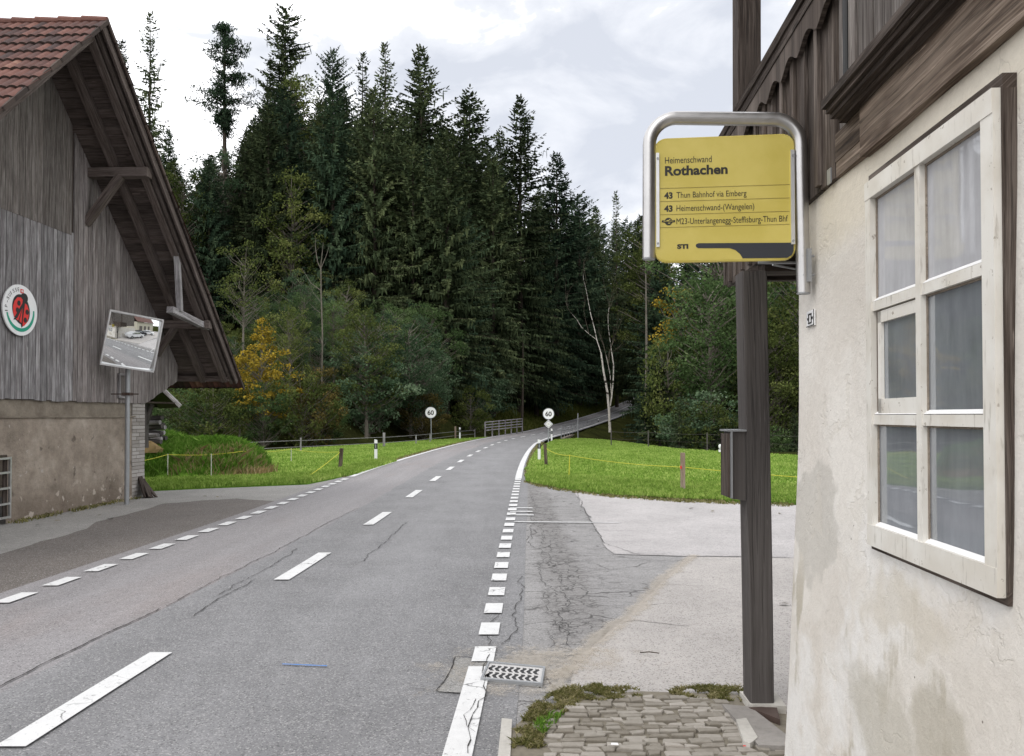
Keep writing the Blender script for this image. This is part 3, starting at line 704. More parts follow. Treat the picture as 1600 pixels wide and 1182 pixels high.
# ---------------------------------------------------------------- meadows
right_field = gp((821, 752), (824, 735), (829, 718), (838, 705), (850, 696), (866, 688.5), (905, 686), (940, 688), (960, 690), (1060, 703), (1150, 708), (1240, 713), (1420, 722)) + [(34, 24), (34, 13.2), (9, 13.9)] + gp((1240, 788), (1060, 781), (960, 775), (870, 763.5), (835, 757))
sheet('meadow_right', right_field, .03, MT['meadow'], .6, rag=.03)
left_field = gp((222, 768), (330, 763), (480, 757), (560, 741)) + [(at(DL, t).x - .28, t) for t in (22, 25, 30, 36, 43, 50, 57)] + gp((742, 685.0), (700, 687), (650, 690), (500, 700), (380, 708)) + [(-16, 33), (-30, 33), (-30, 17), (-12, 16.8)]
sheet('meadow_left', left_field, .02, MT['meadow'], .5)
def blades(name, pts, n, hh, mat, seed, z=0.03, w=.012, lean=.35, label=None, hfun=None, hmod=None, clump=0):
    r = np.random.RandomState(seed); P = np.array([(p[0], p[1]) for p in pts]); x0, y0 = P.min(0); x1, y1 = P.max(0)
    q = np.empty((0, 2))
    while len(q) < n:
        c = r.rand(n * 2, 2) * (x1 - x0, y1 - y0) + (x0, y0)
        ins = np.zeros(len(c), bool); j = len(P) - 1
        for i in range(len(P)):
            cond = ((P[i, 1] > c[:, 1]) != (P[j, 1] > c[:, 1])) & (c[:, 0] < (P[j, 0] - P[i, 0]) * (c[:, 1] - P[i, 1]) / (P[j, 1] - P[i, 1] + 1e-12) + P[i, 0]); ins ^= cond; j = i
        if clump:
            f = np.sin(c[:, 0] * 17 + 3 * np.sin(c[:, 1] * 9)) * np.sin(c[:, 1] * 21 + 2 * np.sin(c[:, 0] * 13)) + .5 * np.sin(c[:, 0] * 47) * np.sin(c[:, 1] * 53); ins &= f > clump - .6 * r.rand(len(c))
        q = np.concatenate([q, c[ins]])
    # nearer blades are kept more often than far ones: thin out evenly by view distance
    q = q[:n]; H = hh * r.uniform(.5, 1.3, n)
    if hmod is not None: H = H * hmod(q)
    zz = np.full(n, z) if hfun is None else hfun(q)
    a = r.rand(n) * 2 * np.pi; wv = np.stack([np.cos(a), np.sin(a), np.zeros(n)], 1) * (w * r.uniform(.6, 1.4, n))[:, None]
    b = r.rand(n) * 2 * np.pi; L = H * lean * r.rand(n)
    base = np.stack([q[:, 0], q[:, 1], zz], 1); tip = base + np.stack([np.cos(b) * L, np.sin(b) * L, H], 1)
    mid = base + np.stack([np.cos(b) * L * .3, np.sin(b) * L * .3, H * .6], 1)
    v = np.stack([base - wv, base + wv, mid + wv * .8, tip, mid - wv * .8], 1).reshape(-1, 3)
    f = np.arange(n * 5).reshape(n, 5); tone = np.clip(r.normal(.5, .22, n), 0, 1)
    o = link(name, npmesh(name, v, f, tone, mat)); tag(o, label, 'grass', kind='stuff'); return o
# ================================================================ the barn on the left
bn = Vector((1, -.04, 0)).normalized()
def B(a, o, z): return Vector((-8.016 + .04 * a, a, z)) + bn * o
APX, ZR, SL, OV = 11.89, 7.77, .998, 1.2
def ztop(a): return ZR - SL * abs(a - APX)
THK = .27
def zund(a): return ztop(a) - THK
barn = thing('timber_barn', 'old weathered timber barn with brown render base and deep gabled tile roof', 'barn', (-8, 12, 0))
# masonry
mb = MB()
def wallstrip(m_, a0, a1, o, z0, z1, na=20, nz=8, bulge=0):
    for i in range(na):
        for k in range(nz):
            q = [(a0 + (a1 - a0) * (i + di) / na, z0 + (z1 - z0) * (k + dk) / nz) for di, dk in ((0, 0), (1, 0), (1, 1), (0, 1))]
            m_.face([B(a, o + bulge * math.sin(a * 3.1 + z * 2.3) * (1 if z < z1 - .01 else 0), z) for a, z in q], .5, [(a, z) for a, z in q])
wallstrip(mb, 11.45, 14.93, .04, -.15, 1.56, 30, 14, .012); wallstrip(mb, 4.5, 10.0, .04, -.15, 1.56, 20, 8, .012)
wallstrip(mb, 10.0, 11.45, .04, 1.02, 1.56, 6, 4, .012)
mb.box(B(4.5, .04, 1.56), B(14.93, .04, 1.56) - B(4.5, .04, 1.56), bn * -.3, V(0, 0, .012))
mb.box(B(4.5, -.0, -.15), B(4.5, -8, -.15) - B(4.5, 0, -.15), V(0, .2, 0), V(0, 0, 2.1))
mb.box(B(15.2, -.1, -.15), B(15.2, -8, -.15) - B(15.2, -.1, -.15), V(0, .2, 0), V(0, 0, 2.1))
mb.build('masonry_base', MT['render'], barn)
cb = MB()
cb.box(B(4.5, -.2, 1.572), B(15.0, 0, 0) - B(4.5, 0, 0), bn * .215, V(0, 0, .27), .5)
cb.box(B(4.5, .0, 1.57), B(15.0, 0, 0) - B(4.5, 0, 0), bn * .07, V(0, 0, .03), .5)
cb.build('concrete_band', MT['concrete'], barn)
qb = MB(); z = -.1; r = random.Random(3)
while z < 1.86:
    h = .072
    sp = (14.94, 15.2, 15.42) if int(z * 100) % 2 else (14.94, 15.1, 15.42)
    for i in range(2): qb.box(B(sp[i] + .004, -.2, z), B(sp[i + 1] - .004, 0, 0) - B(sp[i] + .004, 0, 0), bn * (.232 + r.uniform(-.004, .006)), V(0, 0, h - .01), r.random())
    z += h
qb.build('corner_bricks', MT['brick'], barn)
mbk = MB(); mbk.box(B(14.93, -.22, -.1), B(15.42, 0, 0) - B(14.93, 0, 0), bn * .235, V(0, 0, 1.95)); mbk.build('brick_joints', MT['concrete'], barn)
# dark doorway behind the gate
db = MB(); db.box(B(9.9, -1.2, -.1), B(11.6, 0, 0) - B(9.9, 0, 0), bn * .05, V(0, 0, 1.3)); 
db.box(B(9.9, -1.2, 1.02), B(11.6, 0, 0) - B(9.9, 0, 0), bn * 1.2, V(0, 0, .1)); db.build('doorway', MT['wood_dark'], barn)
# boards, two tiers
lo = MB(); lo2 = MB(); up = MB(); r = random.Random(5); a = 7.15
JZ = 4.7
while a < 16.72:
    w = r.uniform(.10, .17); a1 = min(a + w, 16.73)
    g = .007; zt0, zt1 = zund(a) + .03, zund(a1) + .03
    def zb(x): return 1.845 if x < 15.42 else 1.845 + (x - 15.42) * .40
    t = max(0, min(1, r.gauss(.5, .2)))
    def plank(M_, x0, x1, zb0, zb1, zt0_, zt1_, o, th, tone):
        off = r.random() * 9
        f = [B(x0, o + th, zb0), B(x1, o + th, zb1), B(x1, o + th, zt1_), B(x0, o + th, zt0_)]
        bk = [B(x0, o, zb0), B(x1, o, zb1), B(x1, o, zt1_), B(x0, o, zt0_)]
        uv = [(x0 + off, zb0), (x1 + off, zb1), (x1 + off, zt1_), (x0 + off, zt0_)]
        M_.face(f, tone, uv); M_.face([bk[0], bk[1], f[1], f[0]], tone, [(0, off), (w, off), (w, off + .03), (0, off + .03)])
        M_.face([bk[1], bk[2], f[2], f[1]], tone, [(off, zb1), (off, zt1_), (off + .03, zt1_), (off + .03, zb1)])
        M_.face([bk[0], f[0], f[3], bk[3]], tone, [(off, zb0), (off + .03, zb0), (off + .03, zt0_), (off, zt0_)])
    dz = r.uniform(-.015, .015)
    if a > 12.95: plank(lo2, a + g, a1 - g, zb(a) + dz, zb(a1) + dz, zt0, zt1, .03 + r.uniform(0, .008), .025, t)
    elif min(zt0, zt1) > JZ:
        plank(lo, a + g, a1 - g, zb(a) + dz, zb(a1) + dz, JZ, JZ, .03 + r.uniform(0, .008), .025, t)
    else:
        plank(lo2 if a > 14.75 else lo, a + g, a1 - g, zb(a) + dz, zb(a1) + dz, zt0, zt1, .03 + r.uniform(0, .008), .025, t)
    a = a1
a = 7.15
while a < 12.9:
    w = r.uniform(.12, .2); a1 = a + w; zt0, zt1 = zund(a) + .03, zund(a1) + .03
    if min(zt0, zt1) > JZ - .02: plank(up, a + .004, a1 - .004, JZ - .05, JZ - .05, zt0, zt1, .044, .022, max(0, min(1, r.gauss(.5, .2))))
    a = a1
lo.build('lower_boarding', MT['wood_grey'], barn); lo2.build('corner_boarding', MT['wood_mid'], barn); up.build('upper_boarding', MT['wood_brown'], barn)
bk = MB(); bk.face([B(7.2, .02, 1.85), B(15.4, .02, 1.85), B(16.7, .02, 2.4), B(16.7, .02, zund(16.7)), B(APX, .02, zund(APX)), B(7.2, .02, zund(7.2))])
bk.box(B(7.2, .0, 1.86), B(7.2, -9, 0) - B(7.2, 0, 0), V(0, .05, 0), V(0, 0, 1.3)); bk.box(B(16.6, .0, 2.4), B(16.6, -9, 0) - B(16.6, 0, 0), V(0, .05, 0), V(0, 0, .8))
bk.box(B(15.4, .02, 1.86), B(16.7, 0, 0) - B(15.4, 0, 0) , bn * -9, V(0, 0, .03))
bk.build('backing_wall', MT['wood_dark'], barn)
# soffit boards
sf = MB(); r = random.Random(8)
for sgn, aend in ((1, 17.16), (-1, 6.62)):
    L = abs(aend - APX) * math.hypot(1, SL); s = 0.05
    while s < L - .1:
        w = r.uniform(.15, .22); s1 = min(s + w, L - .02); a0, a1 = APX + sgn * s / math.hypot(1, SL), APX + sgn * (s1 - .012) / math.hypot(1, SL)
        dd = r.uniform(0, .012)
        z0, z1 = ztop(a0) - .13 - dd, ztop(a1) - .13 - dd
        sf.box(B(a0, -.3, z0), B(0, OV - .03, 0) - B(0, -.3, 0), B(a1, 0, z1) - B(a0, 0, z0), V(0, 0, .028), max(0, min(1, r.gauss(.5, .22))))
        s = s1
    a0, a1 = APX, aend
    sf.box(B(a0, -9.5, ztop(a0) - .1), B(0, 9.5 + OV - .04, 0) - B(0, 0, 0), B(a1, 0, ztop(a1) - .1) - B(a0, 0, ztop(a0) - .1), V(0, 0, .02), .3)
sf.build('soffit', MT['wood_soffit'], barn)
# rafters under the boards
for sgn, aend in ((1, 17.05), (-1, 6.75)):
    for o in (.5, .98):
        rb = MB(); nrm = Vector((0, SL * sgn, 1)).normalized()
        rb.beam(B(APX + .02 * sgn, o, ztop(APX) - .225), B(aend, o, ztop(aend) - .225), .13, .17, nrm, .55 + .2 * (o > .6)); rb.build('rafter', MT['wood_soffit'], barn)
    vb = MB(); hb_, dp_ = (.2, .12) if sgn > 0 else (.05, .04)
    vb.beam(B(APX, OV, ztop(APX) - dp_), B(aend + .12 * sgn, OV, ztop(aend + .12 * sgn) - dp_), .035, hb_, Vector((0, SL * sgn, 1)), .6)
    if sgn > 0: vb.beam(B(APX, OV - .1, ztop(APX) - .19), B(aend + .08 * sgn, OV - .1, ztop(aend + .08 * sgn) - .19), .05, .14, Vector((0, SL * sgn, 1)), .45)
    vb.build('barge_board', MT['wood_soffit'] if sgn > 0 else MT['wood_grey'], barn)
eb = MB(); eb.beam(B(17.02, -.2, zund(17.0) + .02), B(17.02, OV - .1, zund(17.0) + .02), .1, .12, tone=.6); eb.build('eaves_beam', MT['wood_soffit'], barn)
for a, z in ((13.44, 5.86), (15.86, 3.48)):
    p = MB(); p.beam(B(a, -.3, z), B(a, 1.12 if a < 14 else 1.16, z), .17, .16, tone=.75); p.build('purlin', MT['wood_soffit'], barn)
p = MB(); p.beam(B(13.42, .62, 5.80), B(13.36, .04, 4.95), .12, .13, V(0, 1, 0), .7); p.build('brace', MT['wood_soffit'], barn)
p = MB(); p.beam(B(15.84, .42, 3.42), B(15.86, .04, 2.85), .11, .12, V(0, 1, 0), .55); p.build('brace', MT['wood_soffit'], barn)
p = MB(); p.beam(B(14.72, 1.0, 4.72), B(14.86, 1.0, 3.62), .09, .10, V(0, 1, 0), .8); p.build('hanging_strut', MT['wood_grey'], barn)
p = MB(); p.beam(B(14.6, .93, 3.62), B(16.05, 1.02, 3.44), .13, .12, tone=.9); p.build('side_rail', MT['wood_grey'], barn)
# tiles
tl = MB(); te = MB(); r = random.Random(11)
for sgn, aend in ((-1, 6.5), (1, 17.24)):
    L = abs(aend - APX) * math.hypot(1, SL); n = int(L / .325); dirv = Vector((.04 * sgn, sgn, -SL)).normalized(); nrm = Vector((-.04 * sgn * SL, sgn * SL, 1)).normalized()
    tw = .135; nt = int((9.6 + OV) / tw); K = 4
    org = B(APX, OV + .07, ZR - .04)
    for c in range(n + 1):
        s0, s1 = c * .325 - .02, (c + 1) * .325 + .02
        row_off = r.uniform(-.02, .02)
        for t in range(nt):
            tone = max(0, min(1, r.gauss(.42, .27))); sk = r.uniform(-.01, .01)
            for k in range(K):
                o0, o1 = (t + k / K) * tw, (t + (k + 1) / K) * tw
                def hgt(q): 
                    x = (q * K % K) / K
                    return .03 * (math.sin(x * math.pi) ** .7 if x > 0 else 0)
                h0, h1 = .024 * abs(math.sin(math.pi * k / K)), .024 * abs(math.sin(math.pi * (k + 1) / K))
                P0 = org - bn * (o0 + row_off); P1 = org - bn * (o1 + row_off)
                A0 = P0 + dirv * s0 + nrm * (h0 + .0); A1 = P1 + dirv * s0 + nrm * (h1 + .0)
                B0 = P0 + dirv * (s1 + sk) + nrm * (h0 + .035); B1 = P1 + dirv * (s1 + sk) + nrm * (h1 + .035)
                f = [A0, A1, B1, B0] if sgn < 0 else [A0, B0, B1, A1]
                tl.face(f, tone); g = [B0, B1, B1 - nrm * .03, B0 - nrm * .03]
                te.face(g if sgn < 0 else g[::-1], .4)
        # verge tile edge, one step per course
        P0 = org + bn * .0
        te.box(P0 + dirv * s0 + nrm * -.03, dirv * (s1 - s0), bn * -.03, nrm * (.06), r.random())
rf = tl.build('tile_roof', MT['tile'], barn); te.build('tile_edges', MT['tile_edge'], rf)
rd = MB(); o = -.02
while o < 10.6:
    rd.tube([B(APX, OV + .03 - o, ZR - .02), B(APX, OV + .03 - o - .39, ZR - .005)], [.055, .066], 10, r.uniform(.5, .9)); o += .37
rd.build('ridge_tiles', MT['tile'], rf)
# small hatch in the boarding
hb = MB(); a0, a1 = 14.36, 14.72
for x0, x1, z0, z1 in ((a0, a1, 2.36, 2.40), (a0, a1, 1.93, 1.97), (a0, a0 + .05, 1.97, 2.36), (a1 - .05, a1, 1.97, 2.36)):
    hb.box(B(x0, .05, z0), B(x1, 0, 0) - B(x0, 0, 0), bn * .05, V(0, 0, z1 - z0), .6)
ho = hb.build('hatch', MT['wood_grey'], barn)
h2 = MB(); h2.box(B(a0 + .05, .05, 1.97), B(a1 - .05, 0, 0) - B(a0 + .05, 0, 0), bn * .02, V(0, 0, .39), .4); h2.build('hatch_panel', MT['wood_brown'], ho)

# gate in the doorway
gt = thing('metal_gate', 'galvanised metal gate of square bars in the barn wall', 'gate', B(10.7, .08, 0))
g1 = MB()
for z in (.1, .3, .53, .76, .97): g1.beam(B(10.02, .1, z), B(11.44, .1, z), .03, .03)
for a in (10.03, 10.5, 11.0, 11.43): g1.beam(B(a, .1, .08), B(a, .1, .99), .032, .032, (1, 0, 0))
g1.build('gate_frame', MT['aluminium'], gt)
g2 = MB()
for k in range(9): g2.beam(B(10.1 + .16 * k, .06, .1), B(10.1 + .16 * k, .06, .97), .09, .015, (1, 0, 0), R_.random())
g2.build('gate_boards', MT['wood_dark'], gt)
# farm label emblem: round white sign with a ladybird
pc = PL(31.5, 485, B(11.8, .1, 3), bn)
es = thing('round_emblem_sign', 'round white sign with red ladybird and green arc on grey barn boards', 'sign', pc)
du = (B(1, 0, 0) - B(0, 0, 0)).normalized(); RR = .385
def E(u, v, o=0): return pc + du * u * RR + V(0, 0, 1) * v * RR + bn * (o - .015)
def disc(mb, u, v, ru, rv, o, th=.003, n=40, rot=0):
    P = []
    for k in range(n):
        t = 2 * math.pi * k / n; x, y = ru * math.cos(t), rv * math.sin(t)
        P.append(E(u + x * math.cos(rot) - y * math.sin(rot), v + x * math.sin(rot) + y * math.cos(rot), o))
    mb.prism(P, bn * th)
q = MB(); disc(q, 0, 0, 1, 1, 0, .02, 56); q.build('sign_disc', MT['white'], es)
q = MB()
for k in range(36):
    t0, t1 = math.radians(193 + 172 * k / 36), math.radians(193 + 172 * (k + 1) / 36)
    w0 = .035 + .035 * math.sin(math.pi * k / 36); w1 = .035 + .035 * math.sin(math.pi * (k + 1) / 36)
    q.prism([E(math.cos(t) * rr, math.sin(t) * rr, .0205) for t, rr in ((t0, .78 - w0), (t0, .78 + w0), (t1, .78 + w1), (t1, .78 - w1))], bn * .003)
q.build('green_arc', MT['green'], es)
q = MB(); disc(q, .03, .03, .50, .60, .0215, .002, 40, .35); disc(q, .2, .5, .22, .2, .0216, .002, 24)
q.prism([E(x, y, .0216) for x, y in ((-.36, -.34), (-.40, -.42), (-.22, -.4), (.02, -.55), (.06, -.68), (.3, -.5))], bn * .002); lb = q.build('ladybird_outline', MT['black'], es)
q = MB()
def shp(pts, o=.0245): q.prism([E(x, y, o) for x, y in pts], bn * .002)
shp([(-.44, -.1), (-.38, -.33), (.08, .28), (.10, .42), (.0, .50), (-.2, .48), (-.36, .32), (-.44, .12)])
shp([(.24, .3), (.36, .26), (.47, .05), (.46, -.2), (.36, -.45), (.2, -.6), (.1, -.62), (.14, -.3)])
shp([(-.27, -.36), (-.2, -.34), (.06, .06), (-.14, -.42), (-.2, -.42)]); shp([(-.08, -.45), (.05, -.5), (.1, .1)])
q.build('ladybird_wings', MT['red'], es)
q = MB()
for u, v in ((-.12, .26), (-.2, -.02), (.36, -.03), (.26, -.36)): q = MB(); disc(q, u, v, .095, .105, .0275, .002, 18); q.build('ladybird_spot', MT['black'], es)
q = MB(); shp([(-.02, .68), (.16, .68), (.16, .84), (-.02, .84)], .0205); fl = q.build('flag', MT['red'], es)
q = MB(); shp([(.05, .71), (.09, .71), (.09, .81), (.05, .81)], .0235); shp([(.02, .74), (.12, .74), (.12, .78), (.02, .78)], .0235); q.build('flag_cross', MT['white'], fl)

# ---------------------------------------------------------------- text
def text_mesh(s, bold=0.0):
    cu = bpy.data.curves.new('lettering', 'FONT'); cu.body = s; cu.size = 1; cu.offset = bold; cu.resolution_u = 4; cu.fill_mode = 'FRONT'
    o = bpy.data.objects.new('lettering', cu); C.objects.link(o); dg_ = bpy.context.evaluated_depsgraph_get()
    me = bpy.data.meshes.new_from_object(o.evaluated_get(dg_)); bpy.data.objects.remove(o); bpy.data.curves.remove(cu); return me
def put_text(s, org, eu, ev, width, height, mat, parent, bold=0.0, name='lettering', normal=None, th=.0008):
    me = text_mesh(s, bold); co = np.empty(len(me.vertices) * 3); me.vertices.foreach_get('co', co); co = co.reshape(-1, 3)
    cap = text_mesh('H', bold); cc = np.array([v.co[:] for v in cap.vertices]); caph = cc[:, 1].max() - max(0, cc[:, 1].min())
    x0, x1 = co[:, 0].min(), co[:, 0].max()
    X = (co[:, 0] - x0) / (x1 - x0) * width; Y = co[:, 1] / caph * height
    P = np.array(org)[None] + X[:, None] * np.array(eu)[None] + Y[:, None] * np.array(ev)[None]
    me.vertices.foreach_set('co', P.ravel()); me.name = name; me.materials.clear(); me.materials.append(mat)
    if normal is not None and len(me.polygons) and me.polygons[0].normal.dot(normal) < 0: me.flip_normals()
    me.update(); return link(name, me, parent)
for k, ch in enumerate('IP-SUISSE'):
    t = math.radians(186 - k * 10.5 - (3 if k > 1 else 0)); c = E(math.cos(t) * .74, math.sin(t) * .74, .0215)
    rad = (du * math.cos(t) + V(0, 0, 1) * math.sin(t)); tan = (du * math.sin(t) - V(0, 0, 1) * math.cos(t))
    put_text(ch, c - tan * .02, tan, rad, .014 if ch == 'I' else .036, .055, MT['ink'], es, .01, normal=bn)
# ================================================================ traffic mirror
mpos = G(198, 786, .02)
mc = W(204, 533, mpos.y - .1)
mi = thing('traffic_mirror', 'tilted square traffic mirror on a grey pole in front of the barn', 'mirror', mpos)
q = MB(); q.tube([mpos + V(0, 0, -.1), mpos + V(0, .0, mc.z + .35)], .042, 14); q.tube([mpos + V(0, 0, mc.z + .34), mpos + V(0, 0, mc.z + .37)], [.046, .03], 14); q.build('pole', MT['galv'], mi, smooth=True)
mn = Vector((.60, -.72, -.17)).normalized(); mr = V(0, 0, 1).cross(mn).normalized(); mu = mn.cross(mr).normalized()
ro = math.radians(-7); r2 = mr * math.cos(ro) + mu * math.sin(ro); u2 = -mr * math.sin(ro) + mu * math.cos(ro); mr, mu = r2, u2
mc = mc + mn * .1
hw, hh = .43, .47
q = MB(); nn = 14
def mp_(i, j):
    x, y = -hw + 2 * hw * i / nn, -hh + 2 * hh * j / nn; return mc + mr * x + mu * y + mn * (.045 - (x * x + y * y) / (2 * 2.6))
for i in range(nn):
    for j in range(nn): q.face([mp_(i, j), mp_(i + 1, j), mp_(i + 1, j + 1), mp_(i, j + 1)])
q.build('mirror_glass', MT['mirror'], mi, smooth=True)
q = MB()
for x0, x1, y0, y1 in ((-hw - .02, hw + .02, hh, hh + .025), (-hw - .02, hw + .02, -hh - .025, -hh), (-hw - .025, -hw, -hh, hh), (hw, hw + .025, -hh, hh)):
    q.box(mc + mr * x0 + mu * y0 - mn * .03, mr * (x1 - x0), mu * (y1 - y0), mn * .075)
q.build('mirror_frame', MT['aluminium'], mi)
q = MB(); q.box(mc - mr * hw - mu * hh - mn * .05, mr * 2 * hw, mu * 2 * hh, mn * .02); q.box(mc - mr * .05 - mu * .2 - mn * .1, mr * .1, mu * .4, mn * .05); q.build('back_plate', MT['galv'], mi)
q = MB(); zc = 1.95; q.box(mpos + V(-.07, -.07, zc), V(.14, 0, 0), V(0, .14, 0), V(0, 0, .05)); q.box(mpos + V(-.30, -.01, zc + .015), V(.5, 0, 0), V(0, .02, 0), V(0, 0, .02)); q.build('pole_clamp', MT['rust'], mi)

# ================================================================ the house on the right
kk = .0617; wn_ = Vector((-1, kk, 0)).normalized()
WA = 1.1
def Rw(y, o, z): return Vector((WA + kk * y, y, z)) + wn_ * o
def onw(px, py, o=0.0): p = PL(px, py, Rw(0, o, 0), wn_); return p.y, p.z
house = thing('farmhouse', 'cream plastered house corner with dark timber upper floor and balcony', 'house', (2.5, 1.5, 0))
ys_ = sorted(set([round(v, 3) for v in np.arange(-4, 3.46, .15)] + [1.865, 2.615, 3.5])); zs_ = sorted(set([round(v, 3) for v in np.arange(-.1, 2.45, .12)] + [1.175, 2.395, 2.53]))
ys_ = [y for y in ys_ if not (abs(y - 1.865) < .04 and y != 1.865 or abs(y - 2.615) < .04 and y != 2.615)]
zs_ = [z for z in zs_ if not (abs(z - 1.175) < .04 and z != 1.175 or abs(z - 2.395) < .04 and z != 2.395)]
def bat(y, z):
    b = .085 * max(0, 1 - z / 2.2) ** 1.3
    return b + .005 * math.sin(y * 4 + z * 3) + .003 * math.sin(y * 9 - z * 5)
q = MB()
for i in range(len(ys_) - 1):
    for k in range(len(zs_) - 1):
        y0, y1, z0, z1 = ys_[i], ys_[i + 1], zs_[k], zs_[k + 1]
        if y0 >= 1.86 and y1 <= 2.62 and z0 >= 1.17 and z1 <= 2.40: continue
        P = []
        for y, z in ((y0, z0), (y0, z1), (y1, z1), (y1, z0)): P.append((Rw(y, bat(y, z) - .006, z), (y, z)))
        q.face([p for p, _ in P], .5, [u for _, u in P])
# rounded corner and return wall
for k in range(len(zs_) - 1):
    z0, z1 = zs_[k], zs_[k + 1]; pr = []
    for t in range(7):
        a = math.pi / 2 * t / 6; pr.append((math.sin(a), 1 - math.cos(a)))
    def cp(t, z): s_, c_ = pr[t]; return Rw(3.5 + .05 * s_ , bat(3.5, z) - .006 - .05 * c_, z)
    for t in range(6): q.face([cp(t, z0), cp(t, z1), cp(t + 1, z1), cp(t + 1, z0)], .5, [(3.5 + .013 * t, z0), (3.5 + .013 * t, z1), (3.5 + .013 * t + .013, z1), (3.5 + .013 * t + .013, z0)])
    e0, e1 = cp(6, z0), cp(6, z1); f0, f1 = Rw(3.55, -7, z0), Rw(3.55, -7, z1)
    q.face([e0, e1, f1, f0], .5, [(3.6, z0), (3.6, z1), (10, z1), (10, z0)])
q.build('plaster_wall', MT['plaster'], house, smooth=True)
q = MB()
for y0, y1, z0, z1 in ((1.865, 2.615, 1.145, 1.175), (1.865, 2.615, 2.395, 2.42)): q.box(Rw(y0, .0, z0), Rw(y1, 0, 0) - Rw(y0, 0, 0), wn_ * -.3, V(0, 0, z1 - z0))
q.box(Rw(1.835, -.02, 1.15), V(0, .03, 0), wn_ * -.28, V(0, 0, 1.26)); q.box(Rw(2.615, -.02, 1.15), V(0, .03, 0), wn_ * -.28, V(0, 0, 1.26))
q.build('window_reveal', MT['interior'], house)
# room behind the glass
q = MB(); q.box(Rw(1.3, -.34, .9), V(0, 2, 0), wn_ * -.05, V(0, 0, 1.7)); q.build('inner_blind', MT['interior'], house)

# window: brown outer frame, white casement, bars and six panes, the upper left-middle one an opening light
def wpart(name, mat, mb_, par=None):
    return mb_.build(name, mat, win)
def wbox(mb_, y0, y1, z0, z1, o0, o1, tone=.5): mb_.box(Rw(y0, o0, z0), Rw(y1, 0, 0) - Rw(y0, 0, 0), wn_ * (o1 - o0), V(0, 0, z1 - z0), tone)
q = MB()
for y0, y1, z0, z1 in ((1.838, 2.64, 1.145, 1.178), (1.838, 2.64, 2.392, 2.428), (1.838, 1.87, 1.178, 2.392), (2.618, 2.64, 1.178, 2.392)): wbox(q, y0, y1, z0, z1, -.08, .030)
win = q.build('window', MT['wood_balcony'], house)
Y0, Y1, Z0, Z1 = 1.845, 2.622, 1.163, 2.395
ym = onw(1434, 600, .05)[0]; zb1 = onw(1362, 479, .05)[1]; zb2 = onw(1362, 656, .05)[1]
q = MB()
wbox(q, Y0, Y1, Z0, Z0 + .07, .0305, .052); wbox(q, Y0, Y1, Z1 - .06, Z1, .0305, .052)
wbox(q, Y0, Y0 + .055, Z0 + .07, Z1 - .06, .0305, .05); wbox(q, Y1 - .04, Y1, Z0 + .07, Z1 - .06, .0305, .05)
wbox(q, ym - .016, ym + .016, Z0 + .07, Z1 - .06, .022, .046)
o = wpart('casement_frame', MT['frame'], q); bv = o.modifiers.new('b', 'BEVEL'); bv.width = .004; bv.segments = 2
q = MB()
for zc in (zb1, zb2):
    for ya, yb in ((Y0 + .055, ym - .016), (ym + .016, Y1 - .04)):
        q = MB(); wbox(q, ya, yb, zc - .016, zc + .016, .022, .043); o = wpart('glazing_bar', MT['frame'], q); bv = o.modifiers.new('b', 'BEVEL'); bv.width = .004; bv.segments = 2
q = MB(); a0, a1, c0, c1 = ym + .024, Y1 - .045, zb2 + .02, zb1 - .02
for y0, y1, z0, z1 in ((a0, a1 - .02, c0, c0 + .05), (a0, a1 - .02, c1 - .04, c1), (a1 - .045, a1 - .02, c0, c1), (a0 - .006, a0 + .004, c0, c1)): wbox(q, y0, y1, z0 + .001, z1 - .001, .0265, .037)
wpart('opening_light', MT['frame'], q)
q = MB(); wbox(q, a1 - .019, a1 + .003, c0, c1, .0265, .031); wpart('light_rebate', MT['wood_beam'], q)
for (y0, y1) in ((Y0 + .05, ym - .02), (ym + .02, Y1 - .03)):
    for n_, (z0, z1) in enumerate(((Z0 + .065, zb2), (zb2, zb1), (zb1, Z1 - .055))):
        q = MB(); P = [(y0, z0), (y0, z1), (y1, z1), (y1, z0)]; q.face([Rw(a, .0255, b) for a, b in P], .5, P)
        o = wpart('pane', MT['glass_milky'] if n_ == 2 else MT['glass'], q)
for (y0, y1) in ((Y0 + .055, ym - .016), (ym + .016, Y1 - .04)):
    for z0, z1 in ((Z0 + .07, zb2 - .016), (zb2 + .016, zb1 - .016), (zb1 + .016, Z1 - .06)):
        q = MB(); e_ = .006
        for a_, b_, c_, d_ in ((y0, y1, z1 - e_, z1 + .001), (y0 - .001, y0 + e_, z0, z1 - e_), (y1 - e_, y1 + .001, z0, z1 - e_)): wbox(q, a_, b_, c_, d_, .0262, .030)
        wpart('putty_shadow_gap', MT['render'], q)  # dark strips at the pane borders: dirty putty with the shadow gap painted in
q = MB()
for (y0, y1) in ((Y0 + .055, ym - .016), (ym + .016, Y1 - .04)):
    for z0 in (Z0 + .07, zb2 + .018, zb1 + .018):
        q = MB(); q.prism([Rw(y0, .027, z0), Rw(y0, .040, z0), Rw(y0, .027, z0 + .012)], Rw(y1, 0, 0) - Rw(y0, 0, 0)); wpart('putty', MT['white'], q)

